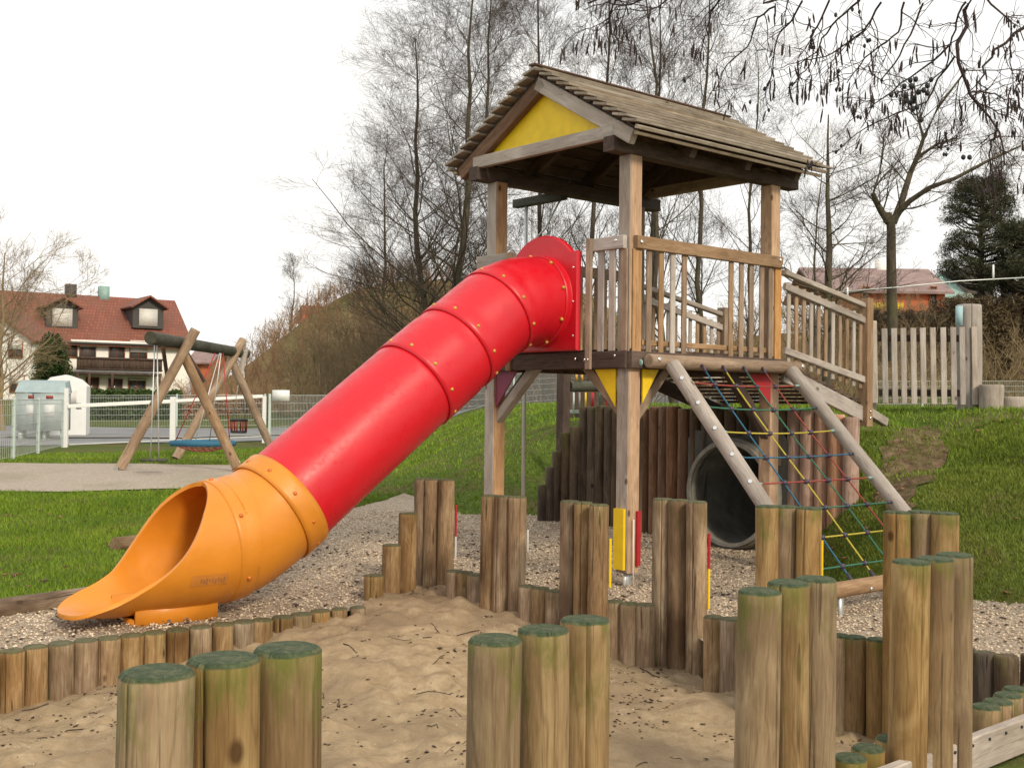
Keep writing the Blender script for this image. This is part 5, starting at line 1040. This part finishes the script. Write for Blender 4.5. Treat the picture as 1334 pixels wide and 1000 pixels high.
# pollarded tree
def pollard():
    Y = 40; t = thing('pollarded_tree', gp(1162, Y), 'pollarded tree with a knobbly head and one long bough reaching right', 'tree'); a = Acc(); f = Acc(); g = np.random.default_rng(5)
    def br(pts, r0, r1): P_ = np.array([U(x, y, Yd) for x, y, Yd in pts]); a.add(*tube_np(P_[None], np.linspace(r0, r1, len(P_))[None], 8)); return P_
    br([(1163, 470, Y), (1162, 400, Y), (1161, 340, Y), (1161, 300, Y), (1160, 283, Y)], .19, .15); br([(1157, 290, Y), (1157, 277, Y)], .17, .13)
    L1 = [br([(1161, 292, Y), (1172, 275, Y), (1185, 262, Y - .3), (1210, 245, Y - .5), (1245, 232, Y - .8), (1290, 208, Y - 1), (1330, 190, Y - 1.2)], .13, .03), br([(1164, 290, Y), (1176, 258, Y + .2), (1186, 225, Y + .4), (1195, 205, Y + .5), (1203, 180, Y + .5), (1222, 140, Y + .6), (1260, 90, Y + .6)], .13, .03),
          br([(1158, 290, Y), (1148, 275, Y - .2), (1141, 262, Y - .3), (1137, 252, Y - .4)], .13, .08), br([(1196, 205, Y + .5), (1220, 188, Y + .3), (1245, 180, Y)], .06, .03), br([(1137, 254, Y - .4), (1146, 225, Y - .4), (1152, 180, Y - .3)], .04, .02), br([(1203, 180, Y + .5), (1195, 150, Y + .5), (1190, 100, Y + .5)], .05, .02)]
    for P_ in L1:
        Rr = np.linspace(.08, .03, len(P_))[None]; P2, R2 = children(P_[None], Rr, 9, .15, 1, 1.9, .9, 6, g, .8, .12, .4, rmin=.009); a.add(*tube_np(P2, R2, 4))
        P3, R3 = children(P2, R2, 7, .1, 1, .9, .7, 4, g, .5, .15, .5, rmin=.007); f.add(*tube_np(P3, R3, 3)); P4, R4 = children(P3, R3, 4, .1, 1, .5, .7, 3, g, .4, .15, .5, rmin=.006); f.add(*tube_np(P4, R4, 3))
    place('trunk', a.mesh('trunk'), M['bark'], None, t, sm=True); place('crown', f.mesh('crown'), M['twig'], None, t)
pollard()
# conifer and leafy things: leaf clumps through a volume
def leaf_cloud(n_, cen, rad, size, g, shell=.35, hcut=None, needle=False):
    d = norm(g.normal(size=(n_, 3))); q = g.uniform(shell, 1, (n_, 1)) ** .6; P_ = d * q * np.array(rad) + np.array(cen); 
    u = norm(g.normal(size=(n_, 3))); v = norm(np.cross(u, g.normal(size=(n_, 3)))); s = size * g.uniform(.5, 1.3, (n_, 1))
    k = .13 if needle else .7; V = np.stack([P_ - u * s * .5, P_ + v * s * k * .5, P_ + u * s * .5, P_ - v * s * k * .5], 1).reshape(-1, 3); return V, np.arange(n_ * 4).reshape(-1, 4)
def conifer(x, Y, ytop, ybot, label, seed_):
    g = np.random.default_rng(seed_); p = gp(x, Y); zt_ = U(x, ytop, Y)[2]; zb = U(x, ybot, Y)[2]; t = thing('pine_tree', p, label, 'tree', 'dark pines at the right'); a = Acc(); a.tube([(p[0], p[1], p[2] - .2), (p[0], p[1], zt_ - .3)], [.3, .06], 8); f = Acc()
    for k in range(150):
        z = g.uniform(zb, zt_ - .2); q = (zt_ - z) / (zt_ - zb); rad = (.3 + 1.85 * math.sqrt(max(0, q * (2.1 - q)))) * g.uniform(.35, 1.0) ** .5; an_ = g.uniform(0, 6.28)
        c = (p[0] + rad * math.cos(an_), p[1] + rad * math.sin(an_), z + .25 * rad); a.tube([(p[0], p[1], z - .3), ((p[0] + c[0]) / 2, (p[1] + c[1]) / 2, z - .15), c], [.06, .04, .015], 4); f.add(*leaf_cloud(210, c, (.6, .6, .34), .24, g, 0., needle=True))
    place('trunk', a.mesh('trunk'), M['bark'], None, t); place('crown', f.mesh('crown'), M['pine'], None, t)
conifer(1277, 60, 234, 375, 'dark pine with an uneven crown above the brick building', 31); conifer(1345, 58, 285, 390, 'dark pine cut by the right edge of the view', 32)
# columnar thuja before the house
g = np.random.default_rng(3); p = gp(66, 80); t = thing('thuja', p, 'dark green column shaped conifer before the white house', 'tree'); f = Acc(); a = Acc(); a.tube([(p[0], 80, p[2]), (p[0], 80, 5)], [.12, .04], 6)
for k in range(60): z = g.uniform(1.0, 5.4); q = (z - 1.) / 4.5; rad = 1.45 * (1 - q ** 2.6) + .15; an_ = g.uniform(0, 6.28); f.add(*leaf_cloud(330, (p[0] + rad * .6 * math.cos(an_), 80 + rad * .6 * math.sin(an_), z), (.65, .65, .8), .16, g, 0.))
place('trunk', a.mesh('trunk'), M['bark'], None, t); place('crown', f.mesh('crown'), M['thuja'], None, t)
def hedge(x0, x1, Y0, Y1, z0, z1, label, mat, n_=26000, th=.7, size=.13, cat='hedge', nd=False):
    g = np.random.default_rng(int(x0) + 77); A = np.array(U(x0, 540, Y0)); B = np.array(U(x1, 540, Y1)); q = g.random((n_, 1)); P_ = A + (B - A) * q; P_[:, 1] += g.uniform(-th, th, n_); P_[:, 2] = g.uniform(z0, z1, n_) + .15 * np.sin(q[:, 0] * 40)
    V, Q_ = leaf_cloud(n_, (0, 0, 0), (.01,) * 3, size, g, needle=nd); V = V + np.repeat(P_, 4, 0); t = thing('hedge', tuple((A + B) / 2 * (1, 1, 0) + (0, 0, z0)), label, cat); place('foliage', mesh_np('foliage', V, Q_), mat, None, t)
hedge(98, 232, 47, 48, .6, 1.85, 'clipped green hedge behind the garden fence across the road', M['hedge'])
hedge(232, 345, 50, 54, .7, 1.7, 'dark low hedge continuing right of the clipped green one', M['scrub'], 22000)
hedge(640, 730, 50, 54, .9, 2.9, 'yellow leaved bushes behind the wire fence under the tower deck', M['yellowleaf'], 16000, 1.2, .2, 'bushes')
M['thicket'] = leafy('thicket_brown', (.06, .042, .022), (.20, .145, .08), .6)
hedge(1100, 1238, 66, 66, 2.5, 6.9, 'dark brown thicket below the brick building', M['thicket'], 60000, 2.2, .34, 'thicket', True)
hedge(1230, 1420, 60, 60, 2.0, 7.2, 'dark thicket below the pines at the right edge', M['thicket'], 80000, 2.5, .34, 'thicket', True)
# scrub: many bare stems on the rise and behind the mound
def scrub(name, n_, fx, label, mat, h0, h1, seed_, cat='scrub', sub=9, r=.012):
    g = np.random.default_rng(seed_); S = np.array([fx(g) for _ in range(n_)]); Z = T(S[:, 0], S[:, 1]); h_ = g.uniform(h0, h1, n_); npt = 5; out = np.zeros((n_, npt, 3)); out[:, 0] = np.stack([S[:, 0], S[:, 1], Z - .1], 1); d = norm(np.stack([g.normal(size=n_) * .45, g.normal(size=n_) * .45, np.ones(n_)], 1))
    for j in range(1, npt): d = norm(d + g.normal(size=(n_, 3)) * .13); out[:, j] = out[:, j - 1] + d * (h_ / (npt - 1))[:, None]
    Rr = np.linspace(r * 2.2, r * .8, npt)[None] * np.ones((n_, 1)); a = Acc(); a.add(*tube_np(out, Rr, 3)); P2, R2 = children(out, Rr, sub, .15, 1, (h0 + h1) / 2 * .5, .7, 4, g, .3, .18, .6, rmin=r * .6); a.add(*tube_np(P2, R2, 3))
    P3, R3 = children(P2, R2, 3, .1, 1, (h0 + h1) / 2 * .25, .7, 3, g, .2, .18, .6, rmin=r * .5); a.add(*tube_np(P3, R3, 3))
    o = place(name, a.mesh(name), mat); tag(o, label, cat, kind='stuff'); return o
scrub('scrub', 680, lambda g: (g.uniform(-16, -3.5), g.uniform(50, 76)), 'brown bare scrub covering the rise left of the tower', M['scrub'], .9, 2.2, 51)
scrub('scrub', 680, lambda g: (g.uniform(-8, 4), g.uniform(44, 60)), 'dense bare bushes under the tall trees behind the red tube', M['twigolive'], 2.2, 4.6, 52, r=.013)
scrub('scrub', 680, lambda g: (g.uniform(13, 34), g.uniform(47, 84)), 'brown tangle of bushes behind the picket fence', M['twigwarm'], 1.5, 3.8, 53, r=.016)
scrub('scrub', 220, lambda g: (g.uniform(2, 14), g.uniform(44, 60)), 'bare bushes seen through the tower railings', M['twigwarm'], 1.5, 3.6, 54)
# bare bush tree at the left edge
bushL = make_tree(61, 5.6, .11, 20, 3.2, .95, .35, n2=8, n3=6, n4=4, t0=.05, lfun=lambda t: 1 + 0 * t, twig='twigwarm', bark='twigwarm'); put_tree(bushL, 2, 36, 'bare brown shrub tree at the left edge before the white house wing', None, 1., .5)
put_tree(bushL, -25, 38, 'second bare shrub tree just outside the left edge', None, .9, 2.5)
# ---------------------------------------------------------------- overhanging alder boughs with catkins
def overhang():
    g = np.random.default_rng(88); t = thing('alder_tree', (6.2, 6.2, 0), 'alder outside the right edge whose catkin hung boughs cross the top right', 'tree'); big = Acc(); f = Acc(); cat = Acc(); con = Acc()
    trk = np.array([(6.2, 6.2, -.1), (6.15, 6.15, 2), (6.0, 6.1, 4), (5.9, 6.0, 6), (5.8, 5.9, 8.5)]); big.add(*tube_np(trk[None], np.array([[.2, .16, .13, .10, .05]]), 10))
    mains = [[(6.1, 6.1, 3.2), U(1500, -60, 5.8), U(1390, -70, 5.5), U(1310, -40, 5.3), U(1235, -22, 5.2), U(1150, -14, 5.1), U(1075, -10, 5.0), U(990, 4, 5.0)],
             [(6.0, 6.1, 4.0), U(1450, -190, 5.4), U(1330, -120, 5.2), U(1200, -60, 5.0), U(1080, -48, 4.9), U(960, -32, 4.9), U(850, -15, 4.9), U(770, 8, 4.9)],
             [(6.1, 6.1, 3.0), U(1520, 20, 6.2), U(1430, 5, 6.0), U(1350, 25, 5.9), U(1300, 60, 5.9), U(1275, 110, 5.8)],
             [(6.0, 6.1, 3.6), U(1500, -120, 5.6), U(1400, -80, 5.6), U(1320, -45, 5.5), U(1262, 0, 5.5), U(1245, 60, 5.5), U(1262, 120, 5.5), U(1300, 160, 5.5), U(1310, 215, 5.5)]]
    rad = [(.022, .0045), (.022, .0045), (.018, .004), (.018, .0035)]
    strands = [[(1262, 0), (1240, 40), (1235, 90), (1190, 110)], [(1150, 5), (1128, 45), (1085, 78), (1050, 85)], [(1120, 4), (1080, 40), (1070, 70), (1040, 95)], [(1200, 2), (1180, 60), (1150, 100), (1135, 90)], [(1010, 8), (985, 25), (978, 60), (948, 90), (940, 115)],
               [(1045, 3), (1030, 30), (1014, 55), (1010, 95), (998, 118)], [(1235, 60), (1205, 85), (1170, 110), (1140, 130), (1120, 160)], [(1260, 115), (1275, 140), (1330, 165)], [(1290, 0), (1322, 40), (1318, 90), (1322, 120)], [(860, -8), (820, 8), (790, 6), (755, 16)], [(930, -16), (880, 2), (850, 12), (800, 14)],
               [(1180, 2), (1168, 50), (1130, 75), (1100, 110)], [(1245, 70), (1205, 130), (1150, 150), (1090, 190)], [(1080, 0), (1060, 45), (1060, 80), (1020, 110)], [(1300, 160), (1296, 200), (1304, 250)], [(1262, 120), (1292, 122), (1316, 128)], [(950, -20), (925, 10), (915, 40), (905, 66)], [(800, -6), (795, 18), (788, 34)]]
    P1s = []
    for mpt, (ra, rb) in zip(mains, rad):
        P_ = np.array([tuple(q) for q in mpt], float); tt = np.linspace(0, len(P_) - 1, 22); P_ = np.stack([np.interp(tt, np.arange(len(P_)), P_[:, k]) for k in range(3)], 1); P_ += g.normal(size=P_.shape) * .012; big.add(*tube_np(P_[None], np.linspace(ra, rb, 22)[None], 7)); P1s.append(P_[8:])
    ST = []
    for s in strands:
        Yd = 5.1 + g.uniform(-.3, .4); P_ = np.array([U(x, y, Yd + .1 * i) for i, (x, y) in enumerate(s)]); tt = np.linspace(0, len(P_) - 1, 14); P_ = np.stack([np.interp(tt, np.arange(len(P_)), P_[:, k]) for k in range(3)], 1); P_ += np.cumsum(g.normal(size=P_.shape) * .006, 0); ST.append(P_)
    ST = np.array(ST); RS = np.linspace(.005, .0022, 14)[None] * np.ones((len(ST), 1)); f.add(*tube_np(ST, RS, 5))
    P1 = np.array([q[:14] for q in P1s]); C1, R1 = children(P1, np.full(P1.shape[:2], .0055), 9, .1, 1, .42, 1.0, 8, g, -.45, .26, .6, rmin=.0026); f.add(*tube_np(C1, R1, 4))
    C2, R2 = children(ST, RS, 8, .1, 1, .32, .85, 7, g, -.35, .26, .6, rmin=.002); f.add(*tube_np(C2, R2, 4)); C3, R3 = children(C2, R2, 3, .2, 1, .17, .8, 5, g, -.3, .22, .6, rmin=.0018); f.add(*tube_np(C3, R3, 3)); C4, R4 = children(C1, R1, 5, .2, 1, .24, .8, 5, g, -.6, .2, .6, rmin=.0018); f.add(*tube_np(C4, R4, 3))
    tips = np.concatenate([C2[:, -1], C3[::3, -1], C4[::3, -1], C1[::2, -1], ST[:, -1]])
    for q in tips:
        if g.random() < .5:
            for k in range(g.integers(1, 4)):
                o = q + g.normal(size=3) * .012; ln = g.uniform(.035, .06); d = norm(np.array([g.normal() * .15, g.normal() * .15, -1.])); cat.tube([o, o + d * .012, o + d * ln * .5, o + d * ln, o + d * (ln + .006)], [.001, .0034, .0042, .0034, .001], 6)
        elif g.random() < .14:
            for k in range(g.integers(1, 4)): o = q + g.normal(size=3) * .014; con.tube([o + np.array([0, 0, z]) for z in (-.010, -.006, 0, .006, .010)], [.002, .0055, .0075, .0055, .002], 7)
    c0 = np.array(U(1190, 118, 5.2))
    for k in range(18): o = c0 + g.normal(size=3) * (.035, .03, .04) - np.array([0, 0, .02]); con.tube([o + np.array([0, 0, z]) for z in (-.013, -.009, 0, .009, .013)], [.002, .009, .0115, .009, .002], 7)
    for s in ((1180, 132), (1213, 104), (1255, 205), (1263, 205)): o = np.array(U(*s, 5.2)); con.tube([o + np.array([0, 0, z]) for z in (-.012, -.008, 0, .008, .012)], [.002, .0085, .011, .0085, .002], 7)
    big.V and place('trunk', big.mesh('trunk'), M['twigdark'], None, t, sm=True); place('twigs', f.mesh('twigs'), M['twigdark'], None, t)
    place('catkins', cat.mesh('catkins'), M['twigdark'], None, t)['kind'] = 'stuff'; place('cones', con.mesh('cones'), M['black'], None, t)['kind'] = 'stuff'
overhang()
print('objects', len(bpy.data.objects), 'tris', sum(len(m.loops) - 2 * len(m.polygons) for m in bpy.data.meshes))
